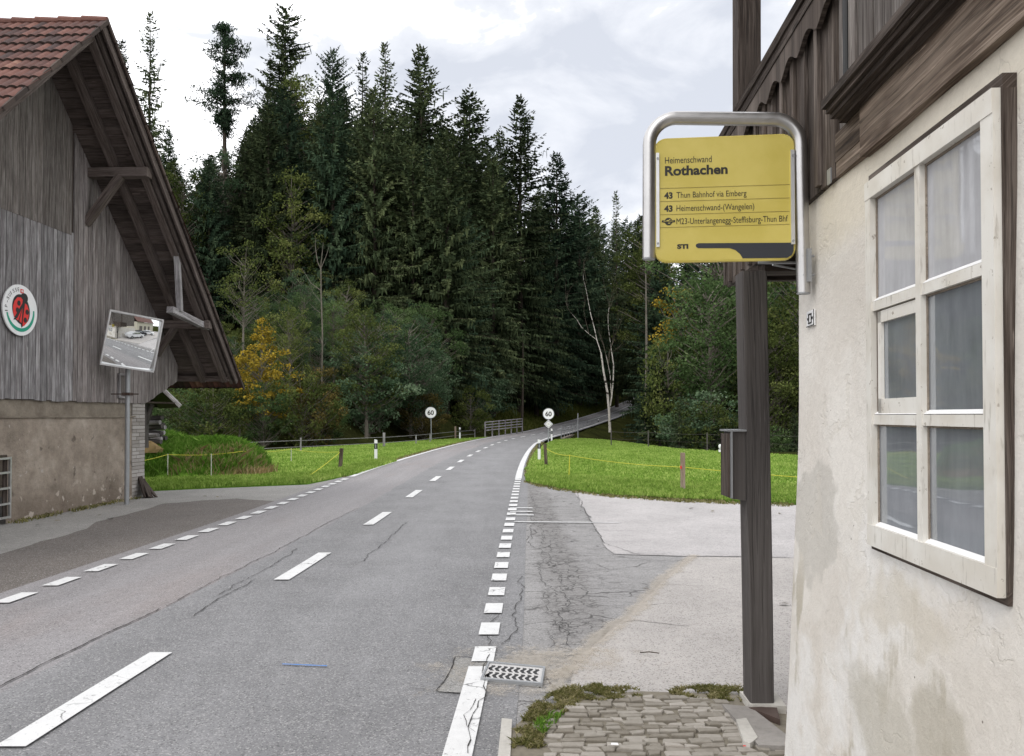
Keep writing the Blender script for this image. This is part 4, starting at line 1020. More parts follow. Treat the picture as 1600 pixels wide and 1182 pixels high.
# timber upper storey
q = MB(); wbox(q, 2.735, 2.985, 2.59, 2.70, -.1, .02, .0); wbox(q, 2.735, 2.985, 2.53, 2.589, -.1, .017, .7); q.build('beam_end', MT['wood_beam'], house)
q = MB(); wbox(q, -4, 2.73, 2.525, 2.70, -.1, .024, .75); q.build('main_beam', MT['wood_beam'], house)
q = MB()
for z0, z1, o1 in ((2.701, 2.716, .05), (2.717, 2.735, .078), (2.736, 2.752, .095), (2.753, 2.785, .112), (2.786, 2.80, .09)): wbox(q, -4, 2.87, z0, z1, -.1, o1, .35 + .3 * R_.random())
q.build('cornice', MT['wood_dark'], house)
q = MB(); y = -4
while y < 2.68:
    w = R_.uniform(.3, .5); wbox(q, y, min(y + w, 2.7) - .006, 2.80, 5.2, -.1, .03 + R_.uniform(0, .01), R_.random()); y += w
wbox(q, -4, 3.1, 2.70, 5.2, -.15, -.02, .2)
q.build('wall_panels', MT['wood_brown'], house)
q = MB(); wbox(q, 2.70, 2.76, 2.80, 5.2, -.05, .05, .9); wbox(q, 2.761, 3.10, 2.535, 5.2, -.2, .0, .3); wbox(q, 2.86, 2.93, 2.80, 5.2, .0, .02, .5); q.build('corner_board', MT['wood_brown'], house)
q = MB(); q.tube([Rw(2.81, .04, 2.80), Rw(2.81, .04, 5.2)], .012, 8); q.build('down_cable', MT['black'], house)
# side wall of the house and floor above, roof
q = MB(); q.box(Rw(3.06, -.1, 2.5), Rw(3.06, -7, 0) - Rw(3.06, 0, 0), V(0, .1, 0), V(0, 0, 2.7)); q.box(Rw(-4, -.02, 5.2), Rw(3.1, 0, 0) - Rw(-4, 0, 0), wn_ * -7, V(0, 0, .08))
q.box(Rw(-4, -.02, -.1), wn_ * -7, V(0, .1, 0), V(0, 0, 5.3)); q.build('side_wall', MT['wood_brown'], house)
q = MB(); q.prism([Rw(-4.5, .45, 5.15), Rw(-4.5, -3.4, 7.4), Rw(-4.5, -7.4, 5.15), Rw(-4.5, -7.4, 5.3), Rw(-4.5, -3.4, 7.6), Rw(-4.5, .45, 5.3)], Rw(3.6, 0, 0) - Rw(-4.5, 0, 0)); q.build('roof', MT['tile'], house)

# balcony
def bpart(name, mat, mb_): return mb_.build(name, mat, bal)
q = MB(); y = 2.99; r = random.Random(21); k = 0
BY1 = 4.93; BO = .02
q = MB(); y = 3.56
while y < 4.86: wbox(q, y + .002, y + .17, 2.50, 2.535, -1.6, BO - .03, r.random()); y += .172
wbox(q, 4.87, 4.93, 2.46, 3.32, -1.6, BO - .03, .3)
bal = q.build('balcony', MT['wood_dark'], house)
q = MB(); y = 2.99
def bbase(x): return 2.535 if x < 3.58 else 2.44
while y < BY1 - .02:
    w = .165; y1 = min(y + w, BY1); t = r.random(); zb = bbase(y + .05) - r.uniform(0, .015)
    wbox(q, y + .003, y1 - .003, zb, 3.33, BO - .022, BO, t)
    wbox(q, y1 - .022, y1 + .022, zb + .015, 3.33, BO + .001, BO + .018, min(1, t + .25)); y = y1; k += 1
bpart('parapet_boards', MT['wood_balcony'], q)
q = MB(); L0, L1 = 2.90, 4.97
q.prism([Rw(L0, BO - .05, 3.36), Rw(L0, BO + .055, 3.35), Rw(L0, BO + .065, 3.38), Rw(L0, BO - .05, 3.405)], Rw(L1, 0, 0) - Rw(L0, 0, 0)); wbox(q, L0, L1, 3.30, 3.359, BO + .019, BO + .045, .4)
bpart('cap_rail', MT['wood_dark'], q)
q = MB(); y = 2.95; top = 3.30
while y < 4.9:           # scalloped valance
    P = []
    for t in range(9): P.append(Rw(y + .25 * t / 8, BO + .02, 3.185 + .055 * abs(math.cos(math.pi * t / 8)) ** 1.5 * (1) - .02))
    q.prism([Rw(y, BO + .02, top + .02)] + P + [Rw(y + .25, BO + .02, top + .02)], wn_ * .02, .6); y += .25
bpart('scalloped_valance', MT['wood_balcony'], q)
q = MB(); wbox(q, 4.13, 4.27, 2.38, 2.50, -1.6, BO - .03, .5); wbox(q, 3.7, 3.8, 2.42, 2.50, -1.6, BO - .03, .3); bpart('joist', MT['wood_dark'], q)
q = MB(); q.tube([Rw(4.0, .06, 2.40), Rw(4.0, -1.5, 2.40)], .008, 6); q.tube([Rw(3.8, .04, 2.35), Rw(4.6, -1.2, 2.30)], .005, 6); bpart('conduit', MT['galv'], q)
# post under the balcony, with its shoe, and the one rising from the parapet
q = MB(); pb0, pt0 = V(1.272, 4.10, .07), V(1.248, 4.12, 2.38)
ax0 = V(.155, .01, 0)
n_ = 14; P = []
for i in range(n_ + 1):
    t = i / n_; c = pb0.lerp(pt0, t); wv = .002 * math.sin(t * 5)
    w = .122 + .008 * t; off = V(wv, 0, 0); P.append([c + off, c + off + V(w * .93, 0, 0), c + off + V(w, .012, 0), c + off + V(w, .15, 0), c + off + V(0, .15, 0), c + off + V(-.006, .012, 0)])
for i in range(n_):
    z0, z1 = P[i][0].z, P[i + 1][0].z; uu = [0, .15, .17, .32, .48, .62, .64]
    for k in range(6):
        g = (k + 1) % 6; q.face([P[i][k], P[i][g], P[i + 1][g], P[i + 1][k]], .5, [(uu[k], z0), (uu[k + 1], z0), (uu[k + 1], z1), (uu[k], z1)])
q.build('balcony_post', MT['wood_post'], house)
q = MB(); q.prism([V(1.26, 4.085, .035), V(1.44, 4.06, .035), V(1.46, 4.28, .035), V(1.26, 4.28, .035)], (0, 0, .04)); q.build('post_shoe', MT['stone'], house)
q = MB(); q.prism([G(1170, 1103, .074) - V(0, 0, .09), G(1213, 1101, .074) - V(0, 0, .09), G(1219, 1122, .074) - V(0, 0, .09)], (0, 0, .082)); q.build('post_bracket', MT['rust'], house)
q = MB(); q.beam(V(1.525, 4.97, 2.45), V(1.535, 4.97, 5.2), .148, .12, (0, 1, 0), .4); q.build('upper_post', MT['wood_dark'], house)
# wooden box on the post
bx = thing('wooden_box', 'narrow dark wooden box with metal lid fixed to the side of the post', 'box', V(1.21, 4.15, 1.3))
q = MB(); x1 = 1.252
q.prism([V(x1 - .072, 4.12, 1.155), V(x1, 4.12, 1.145), V(x1, 4.12, 1.515), V(x1 - .080, 4.12, 1.515)], V(0, .13, 0)); q.build('box_body', MT['wood_grey'] if False else MT['wood_post'], bx)
q = MB(); q.box(V(x1 - .083, 4.10, 1.16), V(.008, 0, 0), V(0, .02, 0), V(0, 0, .355)); q.box(V(x1 - .098, 4.10, 1.516), V(.098, 0, 0), V(0, .17, 0), V(0, 0, .010)); q.build('box_lid', MT['galv'], bx)
q = MB(); q.box(V(x1 - .098, 4.12, 1.165), V(.014, 0, 0), V(0, .13, 0), V(0, 0, .34)); q.build('box_door', MT['wood_dark'], bx)
# little enamel plate on the corner
y_, z_ = onw(1259, 498, .03); pl = thing('small_wall_plate', 'small white hydrant plate with black pipe symbol on the plaster corner', 'plate', Rw(y_, .03, z_))
o_ = bat(y_, z_) - .004
q = MB(); wbox(q, y_ - .05, y_ + .05, z_ - .034, z_ + .034, o_, o_ + .006); q.build('plate_body', MT['white'], pl)
q = MB()
for (a, b, c, d) in ((-.05, -.045, -.034, .034), (-.05, .05, -.034, -.030), (-.02, .025, .016, .022), (.014, .022, -.02, .02), (-.018, -.010, -.02, .02), (-.02, .025, -.022, -.016), (.022, .036, -.005, .005), (-.034, -.018, -.005, .005)):
    wbox(q, y_ + a, y_ + b, z_ + c, z_ + d, o_ + .006, o_ + .008)
q.build('plate_symbol', MT['black'], pl)
y_, z_ = onw(1297, 276, BO); nt = MB(); wbox(nt, y_ - .02, y_ + .02, z_ - .03, z_ + .03, BO + .0, BO + .005); o = nt.build('metal_tag', MT['galv'], house)

# ================================================================ bus stop sign
pA = W(1013, 300, 3.37); pB = W(1252, 300, 3.30)
eu = Vector((pB.x - pA.x, pB.y - pA.y, 0)).normalized(); en = Vector((eu.y, -eu.x, 0)); ev = V(0, 0, 1)
def SP(px, py, o=0.0): return PL(px, py, pA + en * o, en)
bs = thing('bus_stop_sign', 'yellow bus stop sign in a bent steel tube frame fixed to the house corner', 'sign', SP(1255, 440))
q = MB(); rad = .029
c1, c2 = SP(1014.5, 186.5), SP(1250, 185); P = [SP(1014, 404)]; rr = .115
tl_, tr_ = Vector((c1.x, c1.y, c1.z)), Vector((c2.x, c2.y, c2.z))
for k in range(9):
    a = math.pi / 2 * k / 8; P.append(tl_ + eu * rr * (1 - math.cos(a)) + ev * (-rr + rr * math.sin(a)))
for k in range(9):
    a = math.pi / 2 * k / 8; P.append(tr_ - eu * rr * (1 - math.sin(a)) + ev * (-rr + rr * math.cos(a)))
P.append(SP(1255.5, 458)); q.tube(P, rad, 20); q.build('tube_frame', MT['steel'], bs, smooth=True)
for pe in (P[0], P[-1]): q = MB(); q.tube([pe + V(0, 0, .002), pe - V(0, 0, .005)], .0275, 20); q.build('tube_cap', MT['galv'], bs)
def rrect(px0, py0, px1, py1, rpx, o):
    a, b = SP(px0, py0, o), SP(px1, py1, o); w = (b - a).dot(eu); h = a.z - b.z; r_ = rpx; O = Vector((a.x, a.y, b.z)); out = []
    for cx_, cy_, s_ in ((w - r_, r_, -90), (w - r_, h - r_, 0), (r_, h - r_, 90), (r_, r_, 180)):
        for k in range(7): t = math.radians(s_ + 15 * k); out.append(O + eu * (cx_ + r_ * math.cos(t)) + ev * (cy_ + r_ * math.sin(t)))
    return out
q = MB(); pan = rrect(1025, 219.5, 1240.5, 404, .045, .012); q.prism(pan, en * -.016); panel = q.build('panel', MT['yellow'], bs)
ed = MB()
for i in range(len(pan)):
    a, b = pan[i], pan[(i + 1) % len(pan)]; ed.tube([a + en * -.008, b + en * -.008], .0088, 6, cap=False)
ed.build('panel_edge', MT['yellow'], bs)
TO = .0130
def T(s, x0, x1, yb, yt, bold=0.0, mat='ink'):
    a, b, c = SP(x0, yb, TO), SP(x1, yb, TO), SP(x0, yt, TO)
    put_text(s, a, eu, ev, (b - a).dot(eu), c.z - a.z, MT[mat], bs, bold, normal=en)
T('Heimenschwand', 1039, 1112, 256, 246.0); T('Rothachen', 1039, 1137, 274.5, 260, .035)
T('43', 1037.7, 1051, 310.6, 301, .04); T('Thun Bahnhof via Emberg', 1057, 1166.5, 309.6, 300.6)
T('43', 1037.7, 1051, 331, 321.5, .04); T('Heimenschwand-(Wangelen)', 1057, 1178.5, 330.4, 321.2)
T('M23-Unterlangenegg-Steffisburg-Thun Bhf', 1057, 1231, 350.8, 341.6); T('STI', 1058, 1075.5, 388.8, 382, .06)
q = MB()
for yl in (295.2, 315.6, 336.2, 356.2):
    a, b = SP(1031.5, yl, TO), SP(1234, yl, TO); b = Vector((b.x, b.y, a.z)); q.prism([a, b, b + ev * .0013, a + ev * .0013], en * .0005)
q.build('rule_lines', MT['thinline'], bs)
q = MB(); O = SP(1024.4, 404, TO); wpx = .0028   # metres per photo pixel on the panel
def D(x, y): p = SP(x, y, TO); return p
pts = [D(1091, 380.4), D(1226, 379.6), D(1240, 379.3), D(1240, 392), D(1237, 399), D(1230, 403.2), D(1160.5, 404.0), D(1156, 397), D(1149, 391), D(1140, 388), D(1091, 388.0), D(1088, 386.6), D(1087, 384.2), D(1088, 381.8)]
q.prism(pts, en * .0009); q.build('dark_band', MT['navy'], bs)
q = MB(); c = SP(1044.5, 346.5, TO)
P = [c + eu * .0165 * math.cos(2 * math.pi * k / 24) + ev * .0165 * math.sin(2 * math.pi * k / 24) for k in range(24)]; q.prism(P, en * .0008)
for sx in (-1, 1): q.prism([c + eu * sx * .012 + ev * .005, c + eu * sx * .028 + ev * .006, c + eu * sx * .029 - ev * .002, c + eu * sx * .012 - ev * .006], en * .0008)
gm = q.build('globe_symbol', MT['ink'], bs)
q = MB()
for (dx, dy, w, h) in ((-.008, .003, .010, .003), (.002, .007, .006, .003), (-.002, -.009, .009, .003), (-.022, .0005, .044, .0018)): a = c + eu * dx + ev * dy + en * .0009; q.prism([a, a + eu * w, a + eu * (w + .001) + ev * h, a + ev * h], en * .0004)
q.build('symbol_lines', MT['yellow'], bs)
for (x0, x1, y0, y1) in ((1025.5, 1030.0, 239, 386), (1236.5, 1241.5, 234, 382)):
    q = MB(); a, b = SP(x0, y1, .02), SP(x1, y0, .02); w = (b - a).dot(eu); q.box(a - en * .034, eu * w, en * .034, ev * (b.z - a.z))
    br = q.build('clamp_rail', MT['aluminium'], bs)
    for zz in (a.z + .015, b.z - .025): q = MB(); q.tube([a + eu * w * .5 + ev * (zz - a.z), a + eu * w * .5 + ev * (zz - a.z) + en * .004], .005, 8); q.build('screw', MT['galv'], bs)
q = MB(); yy = onw(1262, 430, 0)[0]; z0, z1 = onw(1262, 448, 0)[1], onw(1262, 398, 0)[1]
m0 = SP(1262, 424); q.box(Vector((m0.x - .012, m0.y - .035, z0)), V(.016, 0, 0), V(0, .085, 0), V(0, 0, z1 - z0))
for zz in (z0 + .03, z1 - .03): q.tube([Vector((m0.x - .03, m0.y - .02, zz)), Vector((m0.x + .02, m0.y - .02, zz))], .006, 8)
q.build('wall_bracket', MT['galv'], bs)
# ================================================================ road signs, marker posts
def sixty(pxc, pxb, d, label, tilt=0, plate=False):
    base = W(*pxb, d); base.z = min(base.z, .1); t = thing('speed_limit_sign', label, 'road sign', base, 'white round 60 signs' )
    c = W(pxc[0], pxc[1], d); rr = 8.9 / FPX * d
    q = MB(); q.tube([V(base.x, base.y + .03, base.z - .3), V(c.x, c.y + .03, c.z + rr * .6)], .03, 8); q.build('pole', MT['galv'], t)
    q = MB(); q.prism([V(c.x + rr * math.cos(a), c.y, c.z + rr * math.sin(a)) for a in np.linspace(0, 2 * math.pi, 33)[:-1]], (0, -.02, 0)); dd = q.build('sign_face', MT['white'], t)
    q = MB()
    for k in range(32):
        a0, a1 = 2 * math.pi * k / 32, 2 * math.pi * (k + 1) / 32
        q.prism([V(c.x + r_ * math.cos(a), c.y - .0205, c.z + r_ * math.sin(a)) for a, r_ in ((a0, rr * .93), (a0, rr * 1.0), (a1, rr), (a1, rr * .93))], (0, -.003, 0))
    q.build('sign_rim', MT['galv'], t)
    put_text('60', (c.x - rr * .56, c.y - .022, c.z - rr * .40), (1, 0, 0), (0, 0, 1), rr * 1.12, rr * .8, MT['ink'], t, .03, name='number', normal=V(0, -1, 0))
    if plate:
        cz = W(pxc[0], 663, d).z; h = 7.6 / FPX * d
        for s_, m_, nm, o_ in ((h, 'ink', 'priority_plate_edge', 0), (h * .9, 'white', 'priority_plate', .006), (h * .72, 'ink', 'plate_ring', .009), (h * .62, 'white', 'plate_inner', .012), (h * .38, 'offwhite', 'plate_centre', .015)):
            q = MB(); q.prism([V(c.x + s_, c.y - o_, cz), V(c.x, c.y - o_, cz + s_), V(c.x - s_, c.y - o_, cz), V(c.x, c.y - o_, cz - s_)], (0, -.006, 0)); q.build(nm, MT[m_], t)
    return t
sixty((673, 645), (674, 684), 49, 'round 60 sign on a pole in front of the rusty bush left of the road')
sixty((857, 647), (857, 694), 44, 'round 60 sign with a small diamond plate below it beside the right meadow', plate=True)
def marker(px, pyt, pyb, label, white_top=False):
    g = G(px, pyb, .03); h = (pyb - pyt) / FPX * g.y; w = max(.1, h * .13)
    t = thing('marker_post', label, 'marker post', g, 'white roadside marker posts')
    q = MB(); a = w / 2
    q.prism([V(g.x - a, g.y, g.z - .1), V(g.x + a, g.y, g.z - .1), V(g.x + a, g.y + w * .6, g.z - .1), V(g.x - a, g.y + w * .6, g.z - .1)], (0, 0, h * .93 + .1))
    q.prism([V(g.x - a, g.y, g.z + h * .93), V(g.x + a, g.y, g.z + h * .93), V(g.x + a, g.y, g.z + h * .97), V(g.x - a, g.y, g.z + h)], (0, w * .6, 0)); q.build('post_body', MT['white'], t)
    q = MB(); q.box(V(g.x - a - .003, g.y - .004, g.z + h * .55), V(w + .006, 0, 0), V(0, w * .6 + .008, 0), V(0, 0, h * .26)); q.build('black_band', MT['black'], t)
    q = MB(); q.box(V(g.x - a * .35, g.y - .008, g.z + h * .59), V(a * .7, 0, 0), V(0, .004, 0), V(0, 0, h * .17)); q.build('reflector', MT['galv'], t)
marker(587, 687, 720, 'marker post leaning slightly at the left road edge, the nearest on that side')
marker(718.5, 668, 686, 'small marker post on the left verge between sign and wooden bridge railing')
marker(842.5, 687, 719, 'nearest marker post on the right, at the corner of the meadow')
marker(862, 670, 689, 'marker post just right of the diamond plate at the bridge end')
marker(822, 656, 670, 'tiny marker post at the far end of the wooden bridge railing')
def farmark(x, yt, yb, d, label):
    g = W(x, yb, d); h = (yb - yt) / FPX * d
    t = thing('marker_post', label, 'marker post', g, 'white roadside marker posts'); q = MB(); q.box(g + V(-.06, 0, -.3), V(.12, 0, 0), V(0, .1, 0), V(0, 0, h + .3)); q.build('post_body', MT['white'], t)
    q = MB(); q.box(g + V(-.064, -.004, h * .6), V(.128, 0, 0), V(0, .108, 0), V(0, 0, h * .22)); q.build('black_band', MT['black'], t)
farmark(935, 655, 667, 90, 'marker post beside the climbing road left of the pale birch trunk')

# ================================================================ bridge railings
def along(px, d0, d1, n): pass
rl = thing('bridge_railing', 'grey wooden railing of four rails at the left side of the bridge', 'railing', W(757, 678, 60))
q = MB(); a0, a1 = W(758, 678, 57), W(816, 671.5, 68); h0, h1 = 18 / FPX * 57, 17 / FPX * 68
for f in (.28, .52, .76, 1.0):
    p0, p1 = a0 + V(0, 0, h0 * f), a1 + V(0, 0, h1 * f); q.beam(p0, p1, .05, .065, tone=1.0)
q.build('rail', MT['wood_grey'], rl)
for k in range(7):
    p = a0.lerp(a1, k / 6); q = MB(); q.beam(p - V(0, 0, .6), p + V(0, 0, h0 + (h1 - h0) * k / 6), .10, .10, (0, 1, 0)); q.build('railing_post', MT['wood_grey'], rl)
rr_ = thing('bridge_railing', 'thin metal railing with short posts at the right side of the bridge', 'railing', W(877, 684, 58))
q = MB(); P0 = [W(877, 683, 58), W(890, 679, 66), W(903, 675, 75), W(925, 669, 86), W(950, 662, 98)]
top = [p + V(0, 0, .85) for p in P0]; q.tube([P0[0] + V(0, 0, -.3)] + [top[0] - V(0, 0, .15)] + top, .035, 6); q.tube([p + V(0, 0, .45) for p in P0], .025, 6); q.build('rail', MT['galv'], rr_)
for i in range(len(P0) - 1):
    for k in range(3):
        p = P0[i].lerp(P0[i + 1], k / 3); q = MB(); q.tube([p - V(0, 0, .4), p + V(0, 0, .84)], .03, 6); q.build('railing_post', MT['galv'], rr_)
q = MB()
for i in range(len(P0) - 1): q.beam(P0[i] + V(.1, 0, -.22), P0[i + 1] + V(.1, 0, -.22), .3, .3)
q.build('concrete_edge', MT['concrete'], rr_)
q = MB(); p = W(903, 684, 60); q.tube([p - V(0, 0, .5), p + V(0, 0, 38 / FPX * 60)], .045, 8); o = q.build('snow_pole', MT['galv']); tag(o, 'thin grey snow pole standing at the right bridge railing', 'pole')

# ================================================================ pasture fences
def post(mbx, p, h, w=.07, lean=(0, 0), tone=.5):
    mbx.beam(p - V(0, 0, .2), p + V(lean[0], lean[1], h), w, w, (0, 1, 0), tone)
def rope(pts, sag=.05, r=.006, n=8):
    P = []
    for i in range(len(pts) - 1):
        for k in range(n): t = k / n; P.append(pts[i].lerp(pts[i + 1], t) - V(0, 0, sag * 4 * t * (1 - t)))
    return P + [pts[-1]]
fR = thing('pasture_fence', 'yellow rope fence on wooden posts round the right meadow', 'fence', G(1067, 767))
g1, g2 = G(854, 728, .03), G(1067, 767, .03)
h1, h2 = (728 - 694) / FPX * g1.y, (767 - 708) / FPX * g2.y
q = MB(); post(q, g1, h1, .1, (-.05, 0), .1); q.build('fence_post', MT['wood_beam'], fR)
q = MB(); post(q, g2, h2, .085, tone=.5); q.build('fence_post', MT['wood_pale'], fR)
m_ = G(889, 745, .03); q = MB(); q.tube([m_, m_ + V(.02, 0, (745 - 711) / FPX * m_.y)], .012, 6); q.build('thin_stake', MT['rope_y'], fR)
e_ = W(1560, 762, 13.2)
q = MB(); a = g1 + V(0, 0, h1 * .78); b = m_ + V(.02, 0, (745 - 712) / FPX * m_.y); c = g2 + V(0, 0, h2 * .62)
q.tube(rope([a, b], .06) , .008, 5); q.tube(rope([b, c, e_], .05), .006, 5); q.build('rope', MT['rope_y'], fR)
q = MB(); q.tube([c + V(-.05, -.05, -.03), c + V(-.05, -.05, .03)], .02, 6); q.build('insulator', MT['red'], fR)
fB = thing('rail_fence', 'thin wire fence on small posts behind the right meadow', 'fence', G(1013, 697))
P = [(955, 690, 40), (1013, 702, 38.5), (1105, 716, 34), (1200, 712, 33), (1300, 716, 31), (1420, 724, 28)]
pp = [W(x, y, d) for x, y, d in P]
for i, p in enumerate(pp): q = MB(); p.z = min(p.z, -.05); post(q, p, .85 - p.z, .05, tone=.6); q.build('fence_post', MT['wood_post'], fB)
q = MB(); q.tube(rope([V(p.x, p.y, .78) for p in pp], .04), .006, 5); q.tube(rope([V(p.x, p.y, .42) for p in pp], .04), .004, 5); q.build('wire', MT['wood_post'], fB)
wm = thing('water_hydrant', 'small white marker knob on a short post behind the right meadow', 'marker', W(1126, 715, 33))
p = W(1126, 716, 32.5); q = MB(); q.tube([p, p + V(0, 0, .25)], .035, 6); q.build('stem', MT['galv'], wm)
q = MB(); q.tube([p + V(0, 0, .25), p + V(0, 0, .36)], .09, 8); q.tube([p + V(0, 0, .38), p + V(0, 0, .44), p + V(0, 0, .54), p + V(0, 0, .58)], [.05, .09, .09, .04], 8); q.build('knob', MT['white'], wm)
# left
fL = thing('pasture_fence', 'yellow rope fence with a short dark post at the front of the left meadow', 'fence', G(531, 731))
g1 = G(531, 731, .03); h1 = (731 - 701) / FPX * g1.y; q = MB(); post(q, g1, h1, .1, (.05, 0), .1); q.build('fence_post', MT['wood_beam'], fL)
q = MB(); a = g1 + V(0, 0, h1 * .82); b = G(455, 721, .03) + V(0, 0, .42); c = G(378, 742, .03) + V(0, 0, .62); e = G(262, 748, .03) + V(0, 0, .6)
f2 = V(-8.6, 15.9, .55)
q.tube(rope([a, b, c, e, f2], .05), .006, 5)
q.tube(rope([g1 + V(0, 0, h1 * .8), G(487, 741, .1), G(465, 742, .06)], .02), .008, 5); q.build('rope', MT['rope_y'], fL)
for x, y, h in ((455, 721, .45), (262, 748, .62), (330, 746, .6)):
    p = G(x, y, .03); q = MB(); q.tube([p, p + V(0, 0, h)], .012, 6); q.build('thin_stake', MT['rope_w'], fL)
fF = thing('rail_fence', 'long low rail fence along the wood behind the left meadow', 'fence', G(600, 697))
P = [(330, 712, 30), (470, 706, 34), (600, 699.5, 39), (650, 697, 43), (672, 694, 46), (711.5, 687, 53), (742, 683.5, 58)]
pp = [W(x, y, d) for x, y, d in P]
for i, p in enumerate(pp):
    q = MB(); p.z = min(p.z, 0.02); hh_ = {2: .75, 5: .9}.get(i, .62); post(q, p, hh_ - p.z * 0, .11 if i in (2, 5) else .06, tone=.7); q.build('fence_post', MT['wood_grey'] if i != 5 else MT['wood_pale'], fF)
q = MB()
for i in range(len(pp) - 1):
    for z in (.5, .22): q.tube([V(pp[i].x, pp[i].y, z), V(pp[i + 1].x, pp[i + 1].y, z + .01)], .014, 5)
q.build('rail', MT['wood_grey'], fF)

# ================================================================ bits round the barn corner
ws = thing('woodshed_roof', 'small open shed roof with dark underside behind the barn corner', 'shed', V(-9.6, 19, 0))
def sh(px, py, d): return W(px, py, d)
A1, A2, A3 = sh(214, 630, 19), sh(254, 606, 19), sh(283, 634, 19)
q = MB(); dv = V(-1.7, 2.6, 0)
q.prism([A1, A2, A2 + V(.0, 0, -.06), A1 + V(.03, 0, -.07)], dv); q.prism([A2, A3, A3 + V(-.05, 0, -.05), A2 + V(0, 0, -.06)], dv); q.build('shed_roof', MT['tile_edge'], ws)
q = MB(); q.beam(A2 + V(0, -.03, -.02), A3 + V(0, -.03, -.02), .04, .09, tone=.9); q.build('verge_board', MT['wood_grey'], ws)
q = MB(); q.prism([A1 + V(-1.5, 2.5, -.05), A2 + V(-1.6, 2.5, -.05), A3 + V(-1.7, 2.5, -.02)], V(0, .04, 0)); q.build('shed_back', MT['wood_dark'], ws)
q = MB(); q.beam(sh(227, 700, 19.2), sh(227, 628, 19.2), .12, .12, (0, 1, 0), .7); q.build('shed_post', MT['wood_post'], ws)
q = MB(); q.beam(sh(228, 665, 19.2), sh(238, 632, 19.2), .08, .08, (0, 1, 0), .7); q.build('shed_brace', MT['wood_post'], ws)
for k in range(11):
    p = sh(231 + (k % 3) * 4 + R_.uniform(-2, 2), 688 - (k // 2) * 6.5, 20 + .3 * (k % 3)); q = MB(); q.tube([p - V(.25, 0, 0), p + V(.42, -.2 + R_.uniform(-.1, .1), R_.uniform(-.06, .06))], [.075, .06], 7, R_.random())
    o = q.build('log', MT['wood_grey'] if k % 2 else MT['wood_post']); tag(o, 'grey split log piled under the small shed roof', 'log', 'logs piled under the small shed roof')
for k, (x0, x1, t, lb_) in enumerate(((229, 226, 778, 'first dark board leaning on the barn corner, the one nearest the wall'), (236, 226, 778, 'middle one of three dark boards leaning on the barn corner'), (244, 227, 777, 'outermost dark board leaning on the barn corner'))):
    p0 = G(x0, t, .0) ; p1 = V(-7.62 + .02 * k, 15.48 + .1 * k, .78 - .2 * k); q = MB(); q.beam(p0, p1, .13, .025, (1, -.3, .2), .3 + .2 * k); o = q.build('leaning_board', MT['wood_dark']); tag(o, lb_, 'board')
# overgrown mound
mcx, mcy = -9.9, 21.5
def mound_h(x, y):
    u = (x - mcx) / 3.1; v = (y - mcy) / 2.5; r2_ = u * u + v * v
    return np.where(r2_ < 1, .85 * np.clip(1 - r2_ ** 1.7, 0, 1) ** .6 * (1 + .12 * np.sin(x * 2.3) + .08 * np.sin(y * 3.1 + x)), 0) + .02
q = MB(); n_ = 28
for i in range(n_):
    for k in range(n_):
        P = []
        for a, b in ((i, k), (i + 1, k), (i + 1, k + 1), (i, k + 1)):
            x, y = mcx - 3.2 + 6.4 * a / n_, mcy - 2.6 + 5.2 * b / n_; P.append(V(x, y, float(mound_h(np.array(x), np.array(y)))))
        q.face(P)
mo = q.build('mound', MT['meadow'], smooth=True); struct(mo)
ell = [(mcx + 3.12 * math.cos(t), mcy + 2.52 * math.sin(t)) for t in np.linspace(0, 2 * math.pi, 30)[:-1]]
mh = lambda q_: mound_h(q_[:, 0], q_[:, 1])
blades('rank_grass', ell, 30000, .2, MT['grass_long'], 41, w=.012, lean=1.1, label='rank green grass covering the mound beside the barn', hfun=mh)
rg = [(mcx + 1.3, mcy - 2.3), (mcx + 3.3, mcy - 1.2), (mcx + 3.3, mcy + .3), (mcx + 2.5, mcy - .5), (mcx + 1.6, mcy - 1.5)]
blades('dry_grass', [(x, y) for x, y in rg], 1100, .24, MT['straw'], 42, w=.007, lean=1.3, label='dry straw coloured grass on the right flank of the mound', hfun=mh)
hay = MB(); hp = W(228, 700, 19.6)
for i in range(10):
    for k in range(5):
        P = []
        for a, b in ((i, k), (i + 1, k), (i + 1, k + 1), (i, k + 1)):
            t = 2 * math.pi * a / 10; f = math.pi / 2 * b / 5; rr2 = .42 * (1 + .12 * math.sin(3 * t + 5 * f)); P.append(hp + V(rr2 * math.cos(t) * math.cos(f), rr2 * .6 * math.sin(t) * math.cos(f), rr2 * .65 * math.sin(f) - .12))
        hay.face(P)
o = hay.build('hay_heap', MT['straw'], smooth=True); tag(o, 'small heap of pale hay beside the barn corner on the mound', 'hay')
# ---------------------------------------------------------------- grass blades
rfp = [(p[0], p[1]) for p in right_field]
near = gp((821, 752), (835, 757), (870, 763.5), (960, 775), (1060, 781), (1240, 788), (1420, 800), (1420, 770), (1240, 762), (1060, 757), (960, 750), (870, 744), (826, 738))
blades('meadow_grass', rfp, 130000, .055, MT['grass'], 1, w=.018, lean=.9, label='bright green grass of the meadow right of the road')
blades('meadow_grass', near, 26000, .08, MT['grass'], 2, w=.010, lean=.9, label='longer grass along the near edge of the right meadow')
lfp = [(p[0], p[1]) for p in left_field]
blades('meadow_grass', lfp, 100000, .055, MT['grass'], 3, z=.02, w=.018, lean=.9, label='green grass of the meadow left of the road')
nl = gp((222, 768), (330, 763), (480, 757), (560, 741), (620, 722), (600, 716), (520, 738), (440, 745), (222, 752))
blades('meadow_grass', nl, 18000, .09, MT['grass'], 4, z=.02, w=.010, lean=.9, label='longer grass along the near edge of the left meadow')
wd = gp((800, 1182), (808, 1150), (830, 1115), (880, 1082), (940, 1080), (1000, 1088), (1000, 1100), (905, 1113), (850, 1142), (848, 1182))
